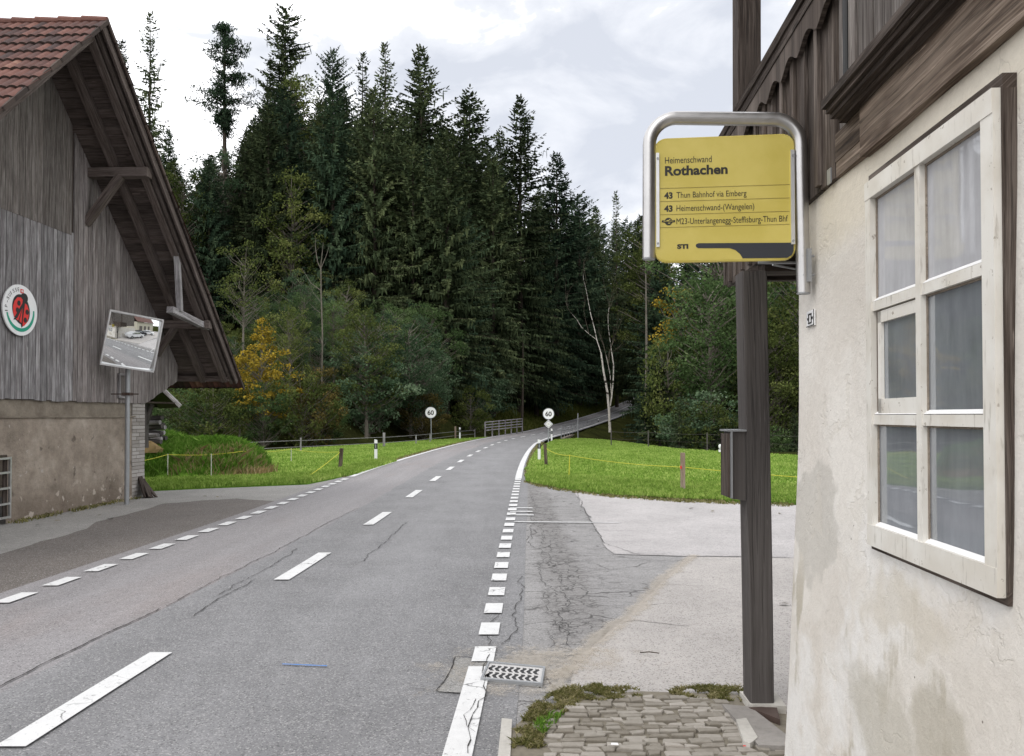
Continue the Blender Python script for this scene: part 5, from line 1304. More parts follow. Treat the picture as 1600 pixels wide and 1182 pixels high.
blades('weeds', wd, 6500, .018, MT['weed'], 5, z=.035, w=.003, lean=2.4, clump=.12, label='low weeds and dry bits along the rim of the sett paving')
blades('weeds', gp((1045, 1088), (1100, 1082), (1170, 1086), (1172, 1108), (1110, 1104), (1050, 1100)), 2600, .018, MT['weed'], 6, z=.035, w=.003, lean=2.4, clump=.1, label='low weeds at the foot of the balcony post')
blades('weeds', gp((832, 1150), (865, 1120), (880, 1128), (850, 1162)), 260, .03, MT['grass_long'], 7, z=.035, w=.004, lean=1.2, clump=.1, label='small green tuft of grass beside the kerb stone')
blades('weeds', [(q_[0], q_[1]) for q_ in ell], 500, .22, MT['grass_long'], 8, w=.05, lean=1.3, label='broad leaved weeds on the mound', hfun=mh)
ve = gp((818, 754), (835, 759.5), (870, 767), (960, 779), (1060, 785.5), (1240, 793), (1240, 787), (1060, 780), (960, 774), (870, 762), (826, 748))
blades('weeds', ve, 3500, .04, MT['weed'], 10, z=.0, w=.008, lean=1.6, clump=.2, label='dry ragged weeds along the edge between right meadow and pale yard')
vl = [(at(DL, t).x - .42, t) for t in np.arange(20, 50, 2)] + [(at(DL, t).x - .12, t) for t in np.arange(50, 19, -2)]
blades('weeds', vl, 3500, .05, MT['weed'], 11, z=.0, w=.012, lean=1.3, clump=.1, label='dry weeds along the left road verge beside the meadow')
vr = [(at(DR, t).x + .42, t) for t in np.arange(19.5, 46, 2)] + [(at(DR, t).x + .14, t) for t in np.arange(46, 19, -2)]
blades('weeds', vr, 2500, .05, MT['weed'], 12, z=.0, w=.012, lean=1.3, clump=.1, label='dry weeds along the right road verge beside the meadow')
bw = [(p.x, p.y) for p in (B(11.4, .04, 0), B(14.9, .04, 0), B(14.9, .25, 0), B(11.4, .25, 0))]
blades('weeds', bw, 500, .05, MT['weed'], 13, z=.0, w=.008, lean=1.6, clump=.3, label='dry weeds at the foot of the barn wall')
# litter
for (x, y, m_, sz, lb_) in ((960, 1163, 'white', .018, 'small white paper scrap lying on the setts'), (1163, 1166, 'red', .007, 'tiny red scrap lying on the setts near the slab')):
    p = G(x, y, .066); q = MB(); q.prism([p + V(-sz, -sz * .5, 0), p + V(sz, -sz * .7, 0), p + V(sz * .9, sz * .6, 0), p + V(-sz * .7, sz * .6, 0)], (0, 0, .002)); tag(q.build('scrap', MT[m_]), lb_, 'litter')
q = MB(); a, b = G(1000, 1020, .02), G(1030, 1021, .025); q.tube([a, a.lerp(b, .5) + V(0, .01, .004), b], .0035, 5); tag(q.build('twig', MT['bark']), 'thin dark twig lying on the pale concrete yard', 'twig')
for k, (x, y) in enumerate(((112, 803), (155, 806), (172, 811), (340, 777), (345, 776), (90, 815), (60, 821), (320, 776), (1163, 802), (1220, 803), (1225, 945), (1113, 800), (1080, 795))):
    p = G(x, y, .012); r = random.Random(k); q = MB(); s = r.uniform(.03, .06)
    q.face([p + V(s * math.cos(t), s * .6 * math.sin(t), r.uniform(0, .02)) for t in (0, 1.2, 2.4, 3.6, 4.9)])
    tag(q.build('dead_leaf', MT['leaf_rust'] if k % 2 else MT['bark']), 'small dead leaf lying on the paved ground', 'leaf', 'dead leaves on the paved ground')

# ================================================================ parked cars and a house that only the mirror shows
def car(loc, rz, mat, label):
    t = thing('parked_car', label, 'car', (0, 0, 0), 'cars parked in the yard beyond the house corner')
    prof = [(-2.1, .35), (-2.15, .6), (-2.05, .85), (-1.2, .95), (-.65, 1.38), (.6, 1.45), (1.5, 1.2), (2.0, 1.0), (2.1, .6), (2.05, .35)]
    q = MB(); q.prism([V(x, -.85, z) for x, z in prof], (0, 1.7, 0)); b = q.build('body', mat, t); bv = b.modifiers.new('b', 'BEVEL'); bv.width = .09; bv.segments = 3
    for s in (-1, 1):
        q = MB(); q.prism([V(x, s * .86, z) for x, z in ((-1.05, .97), (-.6, 1.3), (.55, 1.36), (1.35, 1.15), (1.3, .97))], (0, s * .01, 0)); q.build('side_window', MT['glass_car'], t)
        for x in (-1.35, 1.35):
            q = MB(); q.tube([V(x, s * .68, .33), V(x, s * .88, .33)], .33, 18); w = q.build('wheel', MT['rubber'], t)
            q = MB(); q.tube([V(x, s * .88, .33), V(x, s * .89, .33)], .2, 12); q.build('rim', MT['galv'], w)
    q = MB(); q.prism([V(-1.2, -.7, .975), V(-1.2, .7, .975), V(-.7, .62, 1.37), V(-.7, -.62, 1.37)], (-.03, 0, .03)); q.build('windscreen', MT['glass_car'], t)
    for s in (-1, 1): q = MB(); q.box(V(-2.16, s * .6 - .15, .62), V(.04, 0, 0), V(0, .3, 0), V(0, 0, .14)); q.build('headlight', MT['white'], t)
    t.location = loc; t.rotation_euler = (0, 0, rz); return t
car((5.3, 5.3, 0), math.radians(195), MT['carwhite'], 'white car parked in the yard, seen only in the traffic mirror')
car((10.0, 3.6, 0), math.radians(240), MT['cardark'], 'dark car parked in the yard, seen only in the traffic mirror')
car((13.5, 4.6, 0), math.radians(250), MT['carwhite'], 'second white car parked farther back, seen only in the traffic mirror')
h3 = thing('farm_building', 'pale farm building across the yard, seen only in the traffic mirror', 'house', V(22, 0, 0))
q = MB(); q.box(V(14, -6, -.1), V(16, 0, 0), V(0, 6, 0), V(0, 0, 4.2)); q.build('wall', MT['house2'], h3)
q = MB(); q.prism([V(13.5, -6.6, 4.1), V(13.5, -3, 6.6), V(13.5, .6, 4.1), V(13.5, .6, 4.25), V(13.5, -3, 6.8), V(13.5, -6.6, 4.25)], V(17, 0, 0)); q.build('roof', MT['tile'], h3)
for x in (15.5, 19, 23): q = MB(); q.box(V(x, .0, .1), V(2.2, 0, 0), V(0, .04, 0), V(0, 0, 2.4)); q.build('door', MT['wood_brown'], h3)
# ================================================================ trees
def leafquads(c, d, w):
    n = len(c); v = np.stack([c - w * .6, c + w * .6, c + d * .6 + w, c + d, c + d * .6 - w], 1).reshape(-1, 3); return v, np.arange(n * 5).reshape(n, 5)
def trunk_mesh(name, pts, rad, mat, n=7, extra=None):
    q = MB(); q.tube(pts, rad, n)
    for p_, r_ in (extra or []): q.tube(p_, r_, 4, cap=False)
    me = bpy.data.meshes.new(name); me.from_pydata(q.v, [], q.f); at_ = me.attributes.new('tone', 'FLOAT', 'FACE'); at_.data.foreach_set('value', q.t)
    me.materials.append(mat); me.update(); return me
def spruce(seed, H, R, base=.08, dens=1.0, step=.42, droop=.35, mat='needle', gap=0.0, ragged=.25, power=.8, limbs=True, tipw=.07):
    r = np.random.RandomState(seed); cs, ds, ws, ts, ex = [], [], [], [], []
    lean = r.normal(0, .004, 2) * H
    def tr(z): return np.array([lean[0] * (z / H) ** 2, lean[1] * (z / H) ** 2, z])
    z = base * H
    phase = r.rand() * 9
    while z < H - .15:
        t = (z - base * H) / (H - base * H)
        L0 = R * (1 - t) ** power * (.55 + .45 * min(1, t / .12)) + .12
        nb = int(5 + 3 * (1 - t) + r.rand() * 2)
        for b in range(nb):
            if r.rand() < gap: continue
            a = r.rand() * 2 * np.pi; L = L0 * (1 + ragged * r.normal()) * (.85 + .25 * math.sin(a * 2 + phase + z * .35)); L = max(.15, L)
            out = np.array([math.cos(a), math.sin(a), 0]); side = np.array([-math.sin(a), math.cos(a), 0])
            up = .75 * t ** 1.5 + .05; dr = droop * (1 - t) + .05
            def pt(s): return tr(z) + out * L * s + np.array([0, 0, L * (up * s - dr * 1.6 * s * s + dr * .9 * s ** 3)])
            m = max(2, int(L / .30 * dens)); tb = np.clip(r.normal(.42, .2), 0, 1)
            if limbs and L > 1.2 and r.rand() < .5: ex.append(([pt(0), pt(.5), pt(.95)], [.035, .02, .006]))
            for k in range(m):
                s = (k + .4 + .5 * r.rand()) / m; s = .12 + .9 * s
                if s < .2 and r.rand() < .5: continue
                p = pt(min(s, 1)); fwd = (pt(min(s, 1)) - pt(max(0, min(s, 1) - .15))); fwd /= np.linalg.norm(fwd)
                ln = (.34 + .45 * (1 - s) ) * min(1, .4 + L * .35)
                for sg in (-1, 1):
                    d = fwd * .55 + side * sg * r.uniform(.4, .9) + np.array([0, 0, -r.uniform(.25, .9) * (1 - t * .85)])
                    d *= ln / np.linalg.norm(d) * r.uniform(.7, 1.25)
                    w = np.cross(d, r.normal(size=3)); w *= tipw / (np.linalg.norm(w) + 1e-6) * r.uniform(.6, 1.4)
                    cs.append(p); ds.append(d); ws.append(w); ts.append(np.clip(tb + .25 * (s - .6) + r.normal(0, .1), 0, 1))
                if r.rand() < .95 * (1 - t):
                    d = np.array([r.normal(0, .1), r.normal(0, .1), -r.uniform(.4, 1.05)]) * min(1, .4 + L * .3); w = side * tipw * r.uniform(.6, 1.3)
                    cs.append(p); ds.append(d); ws.append(w); ts.append(np.clip(tb + r.normal(0, .1), 0, 1))
            d = (pt(1) - pt(.85)); d *= .4 / np.linalg.norm(d); cs.append(pt(1)); ds.append(d); ws.append(side * tipw * .9); ts.append(min(1, tb + .3))
        z += step * r.uniform(.75, 1.25) * (1 - .45 * t)
    v, f = leafquads(np.array(cs), np.array(ds), np.array(ws))
    tm = trunk_mesh('trunk', [tr(q) for q in (-2, 0, H * .3, H * .6, H * .85, H)], [H * .011 * k for k in (1.2, 1.1, .85, .5, .22, .03)], MT['bark'], 8, ex)
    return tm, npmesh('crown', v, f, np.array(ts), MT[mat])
def clumpy(seed, H, Rx, crown0, nclus, per, leaf=.13, mat='leaf_green', clr=.8, bark='bark_grey', shape='oval', sparse=1.0, stems=1, thin=1.0):
    r = np.random.RandomState(seed); cs, ds, ws, ts, ex = [], [], [], [], []
    Hc = H - crown0; cz = crown0 + Hc * .5
    tips = []
    while len(tips) < nclus:
        u = r.uniform(-1, 1, 3); rad = np.linalg.norm(u)
        if rad > 1 or rad < .25: continue
        zrel = (u[2] + 1) / 2
        prof = {'oval': 1.0, 'cone': 1.25 * (1 - zrel) + .25, 'dome': 1.0 if zrel > .3 else .85, 'vase': .45 + .8 * zrel}[shape]
        lob = 1 + .22 * math.sin(3 * math.atan2(u[1], u[0]) + seed) + .12 * math.sin(7 * u[2] + seed)
        p = np.array([u[0] * Rx * prof * lob, u[1] * Rx * prof * lob, cz + u[2] * Hc * .5]); tips.append(p)
    top = np.array([r.normal(0, .02) * H, r.normal(0, .02) * H, H * .9]); 
    def tk(z): q = min(1, z / (H * .9)); return top * np.array([q * q, q * q, 0]) + np.array([.12 * math.sin(z * .7 + seed) * q, .1 * math.cos(z * .6) * q, z])
    for p in tips:
        zz = max(crown0 * .7, p[2] - .35 * math.hypot(p[0], p[1]) - .8); zz = min(zz, H * .85); a = tk(zz)
        mid = (a + p) / 2 + r.normal(0, .12, 3) + np.array([0, 0, -.1])
        ex.append(([a, mid, p], [.05 * thin * H / 10, .025 * thin * H / 10, .008]))
        n = int(per * r.uniform(.5, 1.3) * sparse); tb = np.clip(r.normal(.42, .2), 0, 1); cr_ = clr * r.uniform(.6, 1.25)
        q = r.normal(size=(n, 3)); q /= np.linalg.norm(q, axis=1)[:, None]; q *= (r.rand(n) ** .45)[:, None] * cr_ * np.array([1, 1, .65]); c = p + q
        d = r.normal(size=(n, 3)); d[:, 2] -= .4; d /= np.linalg.norm(d, axis=1)[:, None]; w = np.cross(d, r.normal(size=(n, 3))); w /= np.linalg.norm(w, axis=1)[:, None] + 1e-6
        sz = leaf * r.uniform(.6, 1.4, n)[:, None]
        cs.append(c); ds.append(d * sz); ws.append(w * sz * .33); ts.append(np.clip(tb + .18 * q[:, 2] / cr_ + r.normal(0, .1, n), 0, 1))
    v, f = leafquads(np.concatenate(cs), np.concatenate(ds), np.concatenate(ws))
    rr_ = H * .012 * thin
    tm = trunk_mesh('trunk', [tk(q) for q in (-1.5, 0, H * .25, H * .5, H * .7, H * .9)], [rr_ * k for k in (1.3, 1.15, .9, .7, .4, .1)], MT[bark], 7, ex)
    if stems > 1:
        pass
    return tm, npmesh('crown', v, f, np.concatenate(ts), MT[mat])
def baretree(seed, H, spread, r0, bark='birch', depth=5, fork=.45, twig=True):
    r = np.random.RandomState(seed); tb, tw = [], []
    def grow(p, d, L, rad, lv):
        n = 4; pts = [p]; rs = [rad]
        for k in range(n):
            d = d + r.normal(0, .07 + .03 * lv, 3); d[2] += .03 * lv; d /= np.linalg.norm(d); p = p + d * L / n; pts.append(p); rs.append(rad * (1 - .45 * (k + 1) / n))
        (tb if lv < 3 else tw).append((pts, rs))
        if lv >= depth: return
        for c in range(2 if lv == 0 else r.randint(2, 4)):
            k = n if (c == 0) else r.randint(1, n + 1); nd = d + r.normal(0, fork * (1 if c else .5), 3) * np.array([spread, spread, .6]); nd[2] = abs(nd[2]) * .8 + .25; nd /= np.linalg.norm(nd)
            grow(pts[k], nd, L * r.uniform(.55, .8), rs[k] * .62, lv + 1)
    grow(np.array([0, 0, 0.]), np.array([.02, 0, 1.]), H * .48, r0, 0)
    a = trunk_mesh('trunk', tb[0][0], tb[0][1], MT[bark], 7, tb[1:])
    q = MB()
    for p_, r_ in tw: q.tube(p_, r_, 3, cap=False)
    me = bpy.data.meshes.new('twigs'); me.from_pydata(q.v, [], q.f); at_ = me.attributes.new('tone', 'FLOAT', 'FACE'); at_.data.foreach_set('value', q.t); me.materials.append(MT['twig']); me.update()
    return a, me
def plant(name, pair, loc, label, cat='tree', group=None, sc=1.0, rz=0.0, sxy=None, mat=None, crown='crown', lean=(0, 0)):
    t = bpy.data.objects.new(name, None); C.objects.link(t); t.location = loc; t.rotation_euler = (lean[0], lean[1], rz); s = sxy or sc; t.scale = (s, s, sc)
    tag(t, label, cat, group)
    a = bpy.data.objects.new('trunk', pair[0]); C.objects.link(a); a.parent = t
    b = bpy.data.objects.new(crown, pair[1]); C.objects.link(b); b.parent = t
    if mat: b.material_slots[0].link = 'OBJECT'; b.material_slots[0].material = MT[mat]
    return t
def gz(x, y): return ground_h(x, y)
def byp(px, ytop, d, H0, sink=0.0):
    """ground point under the pixel column at distance d, and the scale that lets a tree of height H0 reach the row ytop"""
    p = W(px, ytop, d); z = gz(p.x, d) - sink; return V(p.x, d, z), (p.z - z) / H0
SPR = [spruce(1, 30, 5.8, power=.72, tipw=.085), spruce(2, 30, 5.2, mat='needle', droop=.5, power=.66, tipw=.085), spruce(3, 30, 6.0, mat='needle_b', droop=.3, power=.75, tipw=.085), spruce(4, 30, 4.8, droop=.45, ragged=.38, power=.62, tipw=.085), spruce(5, 30, 6.4, mat='needle_b', droop=.4, power=.62, tipw=.09)]
SPA = [spruce(11, 30, 3.6, base=.15, gap=.2, ragged=.45, dens=1.0, step=.5, mat='needle'), spruce(12, 28, 3.2, base=.2, gap=.28, ragged=.5, dens=.9, step=.52, mat='needle')]
SMALL = [spruce(21, 9, 2.1, base=.03, step=.3, mat='needle_b', limbs=False), spruce(22, 9, 1.8, base=.03, step=.3, mat='needle', limbs=False)]
BRO = [clumpy(31, 12, 3.4, 2.2, 110, 95), clumpy(32, 12, 3.0, 3.0, 90, 95, mat='leaf_olive'), clumpy(33, 12, 3.8, 1.2, 130, 90, mat='leaf_blue', leaf=.15), clumpy(34, 12, 2.6, 4.0, 80, 85, shape='vase')]
BUSH = [clumpy(41, 4.5, 2.4, .1, 80, 85, leaf=.12, shape='dome', clr=.55), clumpy(42, 4.5, 2.2, .1, 70, 85, leaf=.12, shape='dome', mat='leaf_olive', clr=.55)]
# --- named trees along the skyline
L = [
 (235, 18, 74, SPA[1], .85, 'sparse_spruce', 'tall half bare spruce standing alone just right of the barn roof'),
 (190, 62, 76, SPA[0], .9, 'sparse_spruce', 'thin spruce half hidden behind the edge of the barn roof'),
 (447, 5, 80, SPR[3], 1.0, 'spruce', 'tallest spruce of the wood with a thin ragged tip'),
 (424, 92, 82, SPA[0], .8, 'sparse_spruce', 'loose see-through spruce just left of the tallest spruce'),
 (520, 72, 84, SPR[4], .7, 'spruce', 'dark blunt topped spruce right of the tallest spruce'),
 (566, 80, 84, SPA[1], .9, 'sparse_spruce', 'left one of two narrow spruces with see-through tops'),
 (601, 66, 80, SPA[0], 1.05, 'sparse_spruce', 'right one of two narrow spruces with see-through tops'),
 (660, 72, 78, SPR[0], 1.1, 'spruce', 'broad spruce with a sharp tip in the middle of the wood'),
 (733, 140, 77, SPR[3], 1.2, 'spruce', 'dense narrow spruce between the broad spruce and the conical one'),
 (813, 150, 84, SPR[1], 1.0, 'spruce', 'regular conical spruce with bare looking tip above the far road'),
 (868, 238, 95, SPR[2], 1.2, 'spruce', 'dark spruce on the falling skyline right of the conical one'),
 (905, 300, 112, SPR[4], 1.1, 'spruce', 'lowest broad dark spruce at the right end of the skyline'),
 (963, 297, 120, SPA[1], .8, 'sparse_spruce', 'small thin spruce standing far off left of the bus stop sign'),
 (930, 322, 118, SPR[1], .9, 'spruce', 'small dark spruce far off beside the thin one'),
 (1000, 335, 110, SPR[0], .9, 'spruce', 'far spruce partly hidden by the left tube of the bus stop sign'),
 (262, 200, 80, SPR[2], .7, 'spruce', 'short dark spruce at the barn roof below the half bare one'),
 (385, 200, 84, SPR[3], .7, 'spruce', 'dark spruce below the lone pine'),
 (838, 330, 88, SPR[4], .9, 'spruce', 'dark layered spruce in front right of the wood with flat boughs'),
 (620, 235, 66, SPR[1], 1.0, 'spruce', 'front row spruce with hanging boughs below the narrow pair'),
 (700, 260, 68, SPR[0], .95, 'spruce', 'front row spruce below the dense narrow spruce'),
 (540, 205, 70, SPR[2], .9, 'spruce', 'green spruce in front of the blunt topped one'),
 (770, 250, 74, SPR[1], .95, 'spruce', 'spruce filling the gap left of the conical one'),
]
for i, (px, yt, d, pair, wid, nm, lab) in enumerate(L):
    H0 = pair[1].vertices and max(v.co.z for v in pair[1].vertices); loc, s = byp(px, yt, d, H0)
    plant(nm, pair, loc, lab, sc=s, sxy=wid * (s * .5 + .5), rz=i * 1.3)
# pine with a bare stem
def pine(seed, H):
    r = np.random.RandomState(seed); cs, ds, ws, ts, ex = [], [], [], [], []
    for k in range(62):
        z = H * r.uniform(.58, .99); t = (z / H - .58) / .41; L_ = 2.5 * math.sin(math.pi * min(1, .22 + .7 * t)) ** .8 * r.uniform(.3, 1.1) * (1.25 if r.rand() < .5 else .7); a = r.rand() * 6.28
        if z < H * .7 and math.cos(a) > 0: L_ *= .35
        tip = np.array([math.cos(a) * L_, math.sin(a) * L_, z + .25 * L_ * (t - .3)]); ex.append(([np.array([0, 0, z - .3]), tip * np.array([.5, .5, 1]) + np.array([0, 0, -.1]), tip], [.07, .045, .015]))
        for s in (.45, .75, 1.0):
            c0 = np.array([tip[0] * s, tip[1] * s, z + (tip[2] - z) * s]); n = 42; q = r.normal(size=(n, 3)) * np.array([.34, .34, .18]); dd = r.normal(size=(n, 3)); dd[:, 2] += .3; dd /= np.linalg.norm(dd, axis=1)[:, None]
            w = np.cross(dd, r.normal(size=(n, 3))); w /= np.linalg.norm(w, axis=1)[:, None]; cs.append(c0 + q); ds.append(dd * .3); ws.append(w * .045); ts.append(np.clip(r.normal(.4, .2, n), 0, 1))
    v, f = leafquads(np.concatenate(cs), np.concatenate(ds), np.concatenate(ws))
    return trunk_mesh('trunk', [(.0, 0, -2), (.1, 0, H * .3), (0, 0, H * .6), (-.1, 0, H * .98)], [.3, .24, .18, .04], MT['bark'], 8, ex), npmesh('crown', v, f, np.concatenate(ts), MT['needle_b'])
PI = pine(5, 26); loc, s = byp(352, 30, 84, 26.2); plant('pine', PI, loc, 'lone pine with a bare stem and ragged crown against the white sky', sc=s, sxy=s * .95, rz=.6)
# --- front trees with their own look
F = [
 ('autumn_tree', 410, 497, 41, clumpy(51, 9, 2.0, 1.6, 95, 75, leaf=.13, mat='leaf_gold', shape='cone', clr=.5, thin=.6, sparse=.8), 1.0, 'golden yellow young tree at the left edge of the wood'),
 ('rusty_bush', 660, 612, 52, clumpy(52, 4.2, 1.9, .05, 80, 85, leaf=.11, mat='leaf_rust', shape='dome', clr=.5), 1.15, 'rusty orange bush behind the left 60 sign'),
 ('brown_bush', 487, 572, 43, clumpy(53, 4.6, 2.0, .05, 80, 70, leaf=.11, mat='leaf_rust', shape='dome', clr=.5), 1.0, 'large brown bush right of the golden tree'),
 ('broadleaf_tree', 577, 520, 49, clumpy(54, 7.5, 2.7, .6, 130, 85, leaf=.14, mat='leaf_blue', clr=.6, shape='dome'), 1.0, 'grey green leafy tree left of the rusty bush'),
 ('broadleaf_tree', 755, 572, 70, clumpy(55, 7, 3.2, .2, 130, 90, leaf=.16, mat='leaf_blue', clr=.6, shape='dome'), 1.05, 'dark green leafy tree behind the wooden bridge railing'),
 ('young_spruce', 588, 470, 60, SMALL[1], 1.0, 'young pointed spruce above the grey green leafy tree'),
 ('broadleaf_tree', 350, 232, 66, clumpy(56, 20, 4.0, 4, 190, 100, leaf=.17, mat='leaf_blue', clr=.9), 1.0, 'tall rounded grey green tree below the lone pine'),
 ('broadleaf_tree', 458, 262, 62, clumpy(57, 16, 3.2, 4, 130, 90, leaf=.17, mat='leaf_olive', clr=.85), .9, 'yellowish green leafy tree amid the dark spruces'),
 ('broadleaf_tree', 468, 120, 74, clumpy(58, 25, 3.4, 8, 150, 90, leaf=.17, mat='leaf_olive', clr=.9), .9, 'yellow green tree climbing in front of the tallest spruce'),
 ('broadleaf_tree', 290, 255, 62, clumpy(59, 16, 3.0, 4, 100, 90, leaf=.17, mat='leaf_olive', clr=.85), .9, 'olive green tree beside the barn roof'),
 ('thin_tree', 380, 372, 48, clumpy(60, 11, 1.9, 4.5, 60, 40, leaf=.11, mat='leaf_olive', clr=.6, bark='bark_grey', thin=.6), 1.0, 'thin light barked tree with sparse leaves above the golden tree'),
 ('broadleaf_tree', 1100, 430, 47, clumpy(61, 13, 3.2, 2.5, 130, 90, leaf=.14, mat='leaf_green', clr=.75), 1.0, 'green leafy tree below the bus stop sign'),
 ('autumn_tree', 1060, 445, 52, clumpy(62, 13, 1.5, 7, 40, 70, leaf=.13, mat='leaf_gold', clr=.6), 1.0, 'small yellow crowned tree among green ones below the bus stop sign'),
 ('broadleaf_tree', 1098, 608, 40, clumpy(63, 5, 2.0, .1, 90, 85, leaf=.12, mat='leaf_blue', clr=.5, shape='dome'), 1.2, 'rounded grey green shrub right behind the right meadow'),
 ('broadleaf_tree', 1048, 520, 46, clumpy(64, 8, 1.9, .5, 80, 85, leaf=.12, mat='leaf_olive', clr=.6), .9, 'dull olive leafy tree right of the far road'),
 ('young_spruce', 1015, 600, 50, SMALL[0], 1.0, 'young dark spruce at the right side of the far road'),
 ('young_spruce', 1030, 575, 46, SMALL[1], 1.1, 'young spruce right behind the right meadow corner'),
 ('broadleaf_tree', 1215, 500, 44, clumpy(65, 10, 2.2, 1.0, 100, 85, leaf=.12, mat='leaf_olive', clr=.6), 1.0, 'olive tree seen between timber post and plaster corner'),
 ('broadleaf_tree', 1010, 345, 92, clumpy(66, 22, 3.6, 6, 130, 80, leaf=.19, mat='leaf_olive', clr=.9), 1.0, 'light olive tree top left of the bus stop sign tube'),
 ('broadleaf_tree', 735, 600, 62, clumpy(67, 4.5, 1.6, .1, 60, 80, leaf=.12, mat='leaf_olive', clr=.5), 1.0, 'olive bush between the left 60 sign and the wooden railing'),
]
for i, (nm, px, yt, d, pair, wid, lab) in enumerate(F):
    H0 = max(v.co.z for v in pair[1].vertices); loc, s = byp(px, yt, d, H0); plant(nm, pair, loc, lab, sc=s, sxy=wid * (s * .5 + .5), rz=i * .9)
bt = baretree(71, 15, .8, .13, depth=6, fork=.26); loc, s = byp(952, 335, 70, 17.0)
loc = V(W(953, 665, 64).x, 64, W(953, 676, 64).z); plant('birch', bt, loc, 'leafless birch with pale blotched trunk beside the climbing road', sc=(W(940, 335, 64).z - loc.z) / max(v.co.z for v in bt[1].vertices), rz=3.6, crown='twigs', lean=(0, 0))
sg = trunk_mesh('trunk', [(0, 0, -2), (.05, 0, 3), (-.1, 0, 7), (-.15, 0, 10), (.1, 0, 12.4)], [.09, .08, .07, .05, .012], MT['bark_grey'], 7,
    [([(-.12, 0, 9.6), (-.5, 0, 10.4), (-.75, .1, 12), (-.7, .1, 13)], [.06, .045, .03, .01]), ([(-.1, 0, 9.8), (.4, 0, 11), (.7, 0, 12)], [.04, .03, .01]), ([(-.1, 0, 7.4), (-1.2, .2, 8.2), (-2.2, .3, 9.8)], [.05, .035, .01]), ([(-.1, 0, 6.2), (-.9, 0, 7.2), (-1.3, 0, 8)], [.03, .02, .01]), ([(0, 0, 5), (-.8, 0, 5.6), (-1.2, 0, 6)], [.03, .02, .01])])
o = bpy.data.objects.new('dead_tree', sg); C.objects.link(o); p = W(503, 560, 47); o.location = (p.x, 47, p.z - .3); k_ = (W(503, 362, 47).z - p.z) / 13.0; o.scale = (k_, k_, k_); tag(o, 'dead pale tree trunk with a few bare branches in front of dark spruces', 'tree')
for (x, y0, y1, d, lb_) in ((233, 680, 600, 38, 'slim pale stem left of the golden tree under the barn eaves'), (373, 700, 620, 40, 'slim pale stem directly left of the golden tree'), (1009, 680, 405, 62, 'tall straight thin pole-like trunk below the left tube of the bus stop sign'), (815, 665, 520, 72, 'straight dark spruce trunk behind the wooden railing end')):
    a, b = W(x, y0, d), W(x + R_.uniform(-4, 4), y1, d); q = MB(); q.tube([a - V(0, 0, 2), a.lerp(b, .5) + V(.06, 0, 0), b], [.13 if d > 60 else .06, .1 if d > 60 else .05, .03], 7); o = q.build('bare_trunk', MT['bark'] if x == 815 else MT['bark_grey']); tag(o, lb_, 'tree trunk')
# --- the body of the wood: trees nothing tells apart
r = random.Random(77); placed = []
def free(x, y, dmin):
    return all((x - a) ** 2 + (y - b) ** 2 > dmin * dmin for a, b in placed)
def roadclear(x, y, m): return float(np.hypot(CL[:, 0] - x, CL[:, 1] - y).min()) > m
# skyline row limit per column: trees of the mass stay below it
SKY = [(150, 230), (230, 205), (300, 290), (330, 235), (380, 205), (430, 110), (500, 115), (560, 130), (620, 120), (660, 120), (700, 170), (760, 195), (810, 205), (860, 260), (910, 330), (960, 350), (1010, 330), (1100, 330), (1300, 340), (1700, 340)]
def skyrow(px): return float(np.interp(px, [a for a, b in SKY], [b for a, b in SKY]))
def massplace(n, y0, y1, px0, px1, dmin, kinds, nm, lab, grp, hmin, hmax, slack=0):
    c = 0; tries = 0
    while c < n and tries < n * 60:
        tries += 1; y = r.uniform(y0, y1); px = r.uniform(px0, px1); x = (px - 800) / FPX * y
        if not free(x, y, dmin) or not roadclear(x, y, 5.5 if px > 990 else (9.5 if y > 70 else 6.5)): continue
        if 830 < px < 1000 and y < 88: continue
        if 735 < px < 835 and y < 72: continue
        hs = 42 + max(0, min(x + 12, 60)) * 2.3
        if x < 6 and y < hs - 3: continue
        pair = r.choice(kinds); H0 = PH[id(pair[1])]; z = gz(x, y); zt = W(px, skyrow(px) + r.uniform(0, 70) + slack, y).z
        H = min(zt - z, r.uniform(hmin, hmax))
        if H < hmin * .55: continue
        s = H / H0; placed.append((x, y)); plant(nm, pair, (x, y, z), lab, group=grp, sc=s, sxy=s * r.uniform(.85, 1.15) if H0 < 20 else r.uniform(.75, 1.0) * (.4 + .6 * s), rz=r.uniform(0, 6.28)); c += 1
    return c
PH = {id(p[1]): max(v.co.z for v in p[1].vertices) for p in SPR + SPA + SMALL + BRO + BUSH}
for t in list(L): placed.append((W(t[0], 600, t[2]).x, t[2]))
massplace(125, 62, 108, 190, 960, 2.8, SPR, 'spruce', 'dark spruce standing within the mass of the wood', 'spruces in the mass of the wood', 18, 35)
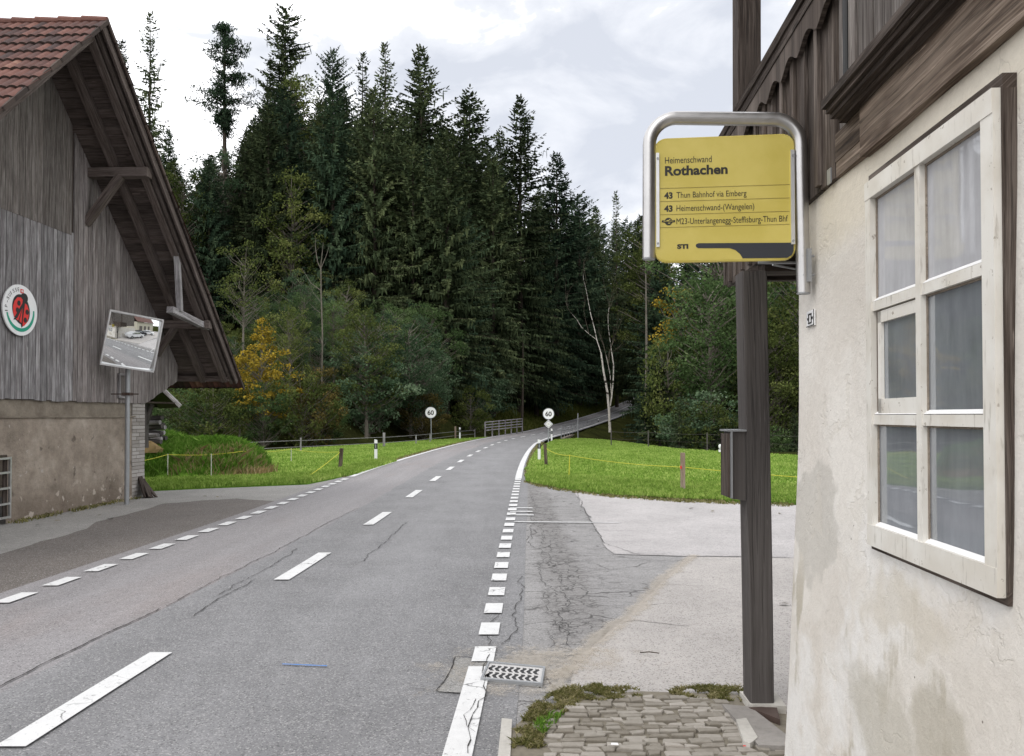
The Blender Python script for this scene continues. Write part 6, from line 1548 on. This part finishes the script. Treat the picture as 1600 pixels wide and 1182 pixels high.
massplace(40, 64, 124, 1030, 1330, 3.4, SPR, 'spruce', 'dark spruce standing within the mass of the wood', 'spruces in the mass of the wood', 16, 26)
massplace(34, 46, 66, 160, 780, 2.4, BRO, 'broadleaf_tree', 'leafy tree standing within the lower front of the wood', 'leafy trees in the front of the wood', 4.5, 9, 290)
massplace(34, 42, 66, 1090, 1400, 2.6, BRO, 'broadleaf_tree', 'leafy tree standing within the lower front of the wood', 'leafy trees in the front of the wood', 9, 17, 10)
massplace(22, 108, 150, 840, 1010, 3.0, SPR, 'spruce', 'dark spruce standing within the mass of the wood', 'spruces in the mass of the wood', 17, 31, 20)
massplace(30, 36, 58, 150, 760, 1.8, BUSH, 'bush', 'low green bush at the foot of the wood', 'bushes at the foot of the wood', 2.4, 4.2, 200)
massplace(30, 37, 50, 1050, 1350, 1.8, BUSH + SMALL, 'bush', 'low green bush at the foot of the wood', 'bushes at the foot of the wood', 2.4, 4.5, 100)
massplace(24, 56, 78, 560, 830, 2.4, SMALL, 'young_spruce', 'young spruce at the foot of the tall spruces', 'young spruces at the foot of the wood', 5, 10, 200)
for i, (px, yt, d) in enumerate(((900, 335, 128), (925, 345, 140), (944, 352, 132), (962, 350, 146), (978, 345, 150), (995, 345, 142), (1012, 350, 150), (912, 365, 122), (1030, 350, 128))):
    loc, s = byp(px, yt, d, 30.0); plant('spruce', SPR[i % 5], loc, 'dark spruce standing within the mass of the wood', group='spruces in the mass of the wood', sc=s, sxy=.95, rz=i)
# grass on the bank above the far road
bk = []
for i in range(0, len(CL) - 1): pass
bpts = [(p[0], p[1]) for p in np.array([at(DL, t) + (at(DL, t) - at(DR, t)).normalized() * .5 for t in range(64, 132, 4)])]
bpts2 = [(p[0], p[1]) for p in np.array([at(DL, t) + (at(DL, t) - at(DR, t)).normalized() * 7.0 for t in range(128, 62, -4)])]
gv_h = lambda q_: np.array([ground_h(a, b) for a, b in q_])
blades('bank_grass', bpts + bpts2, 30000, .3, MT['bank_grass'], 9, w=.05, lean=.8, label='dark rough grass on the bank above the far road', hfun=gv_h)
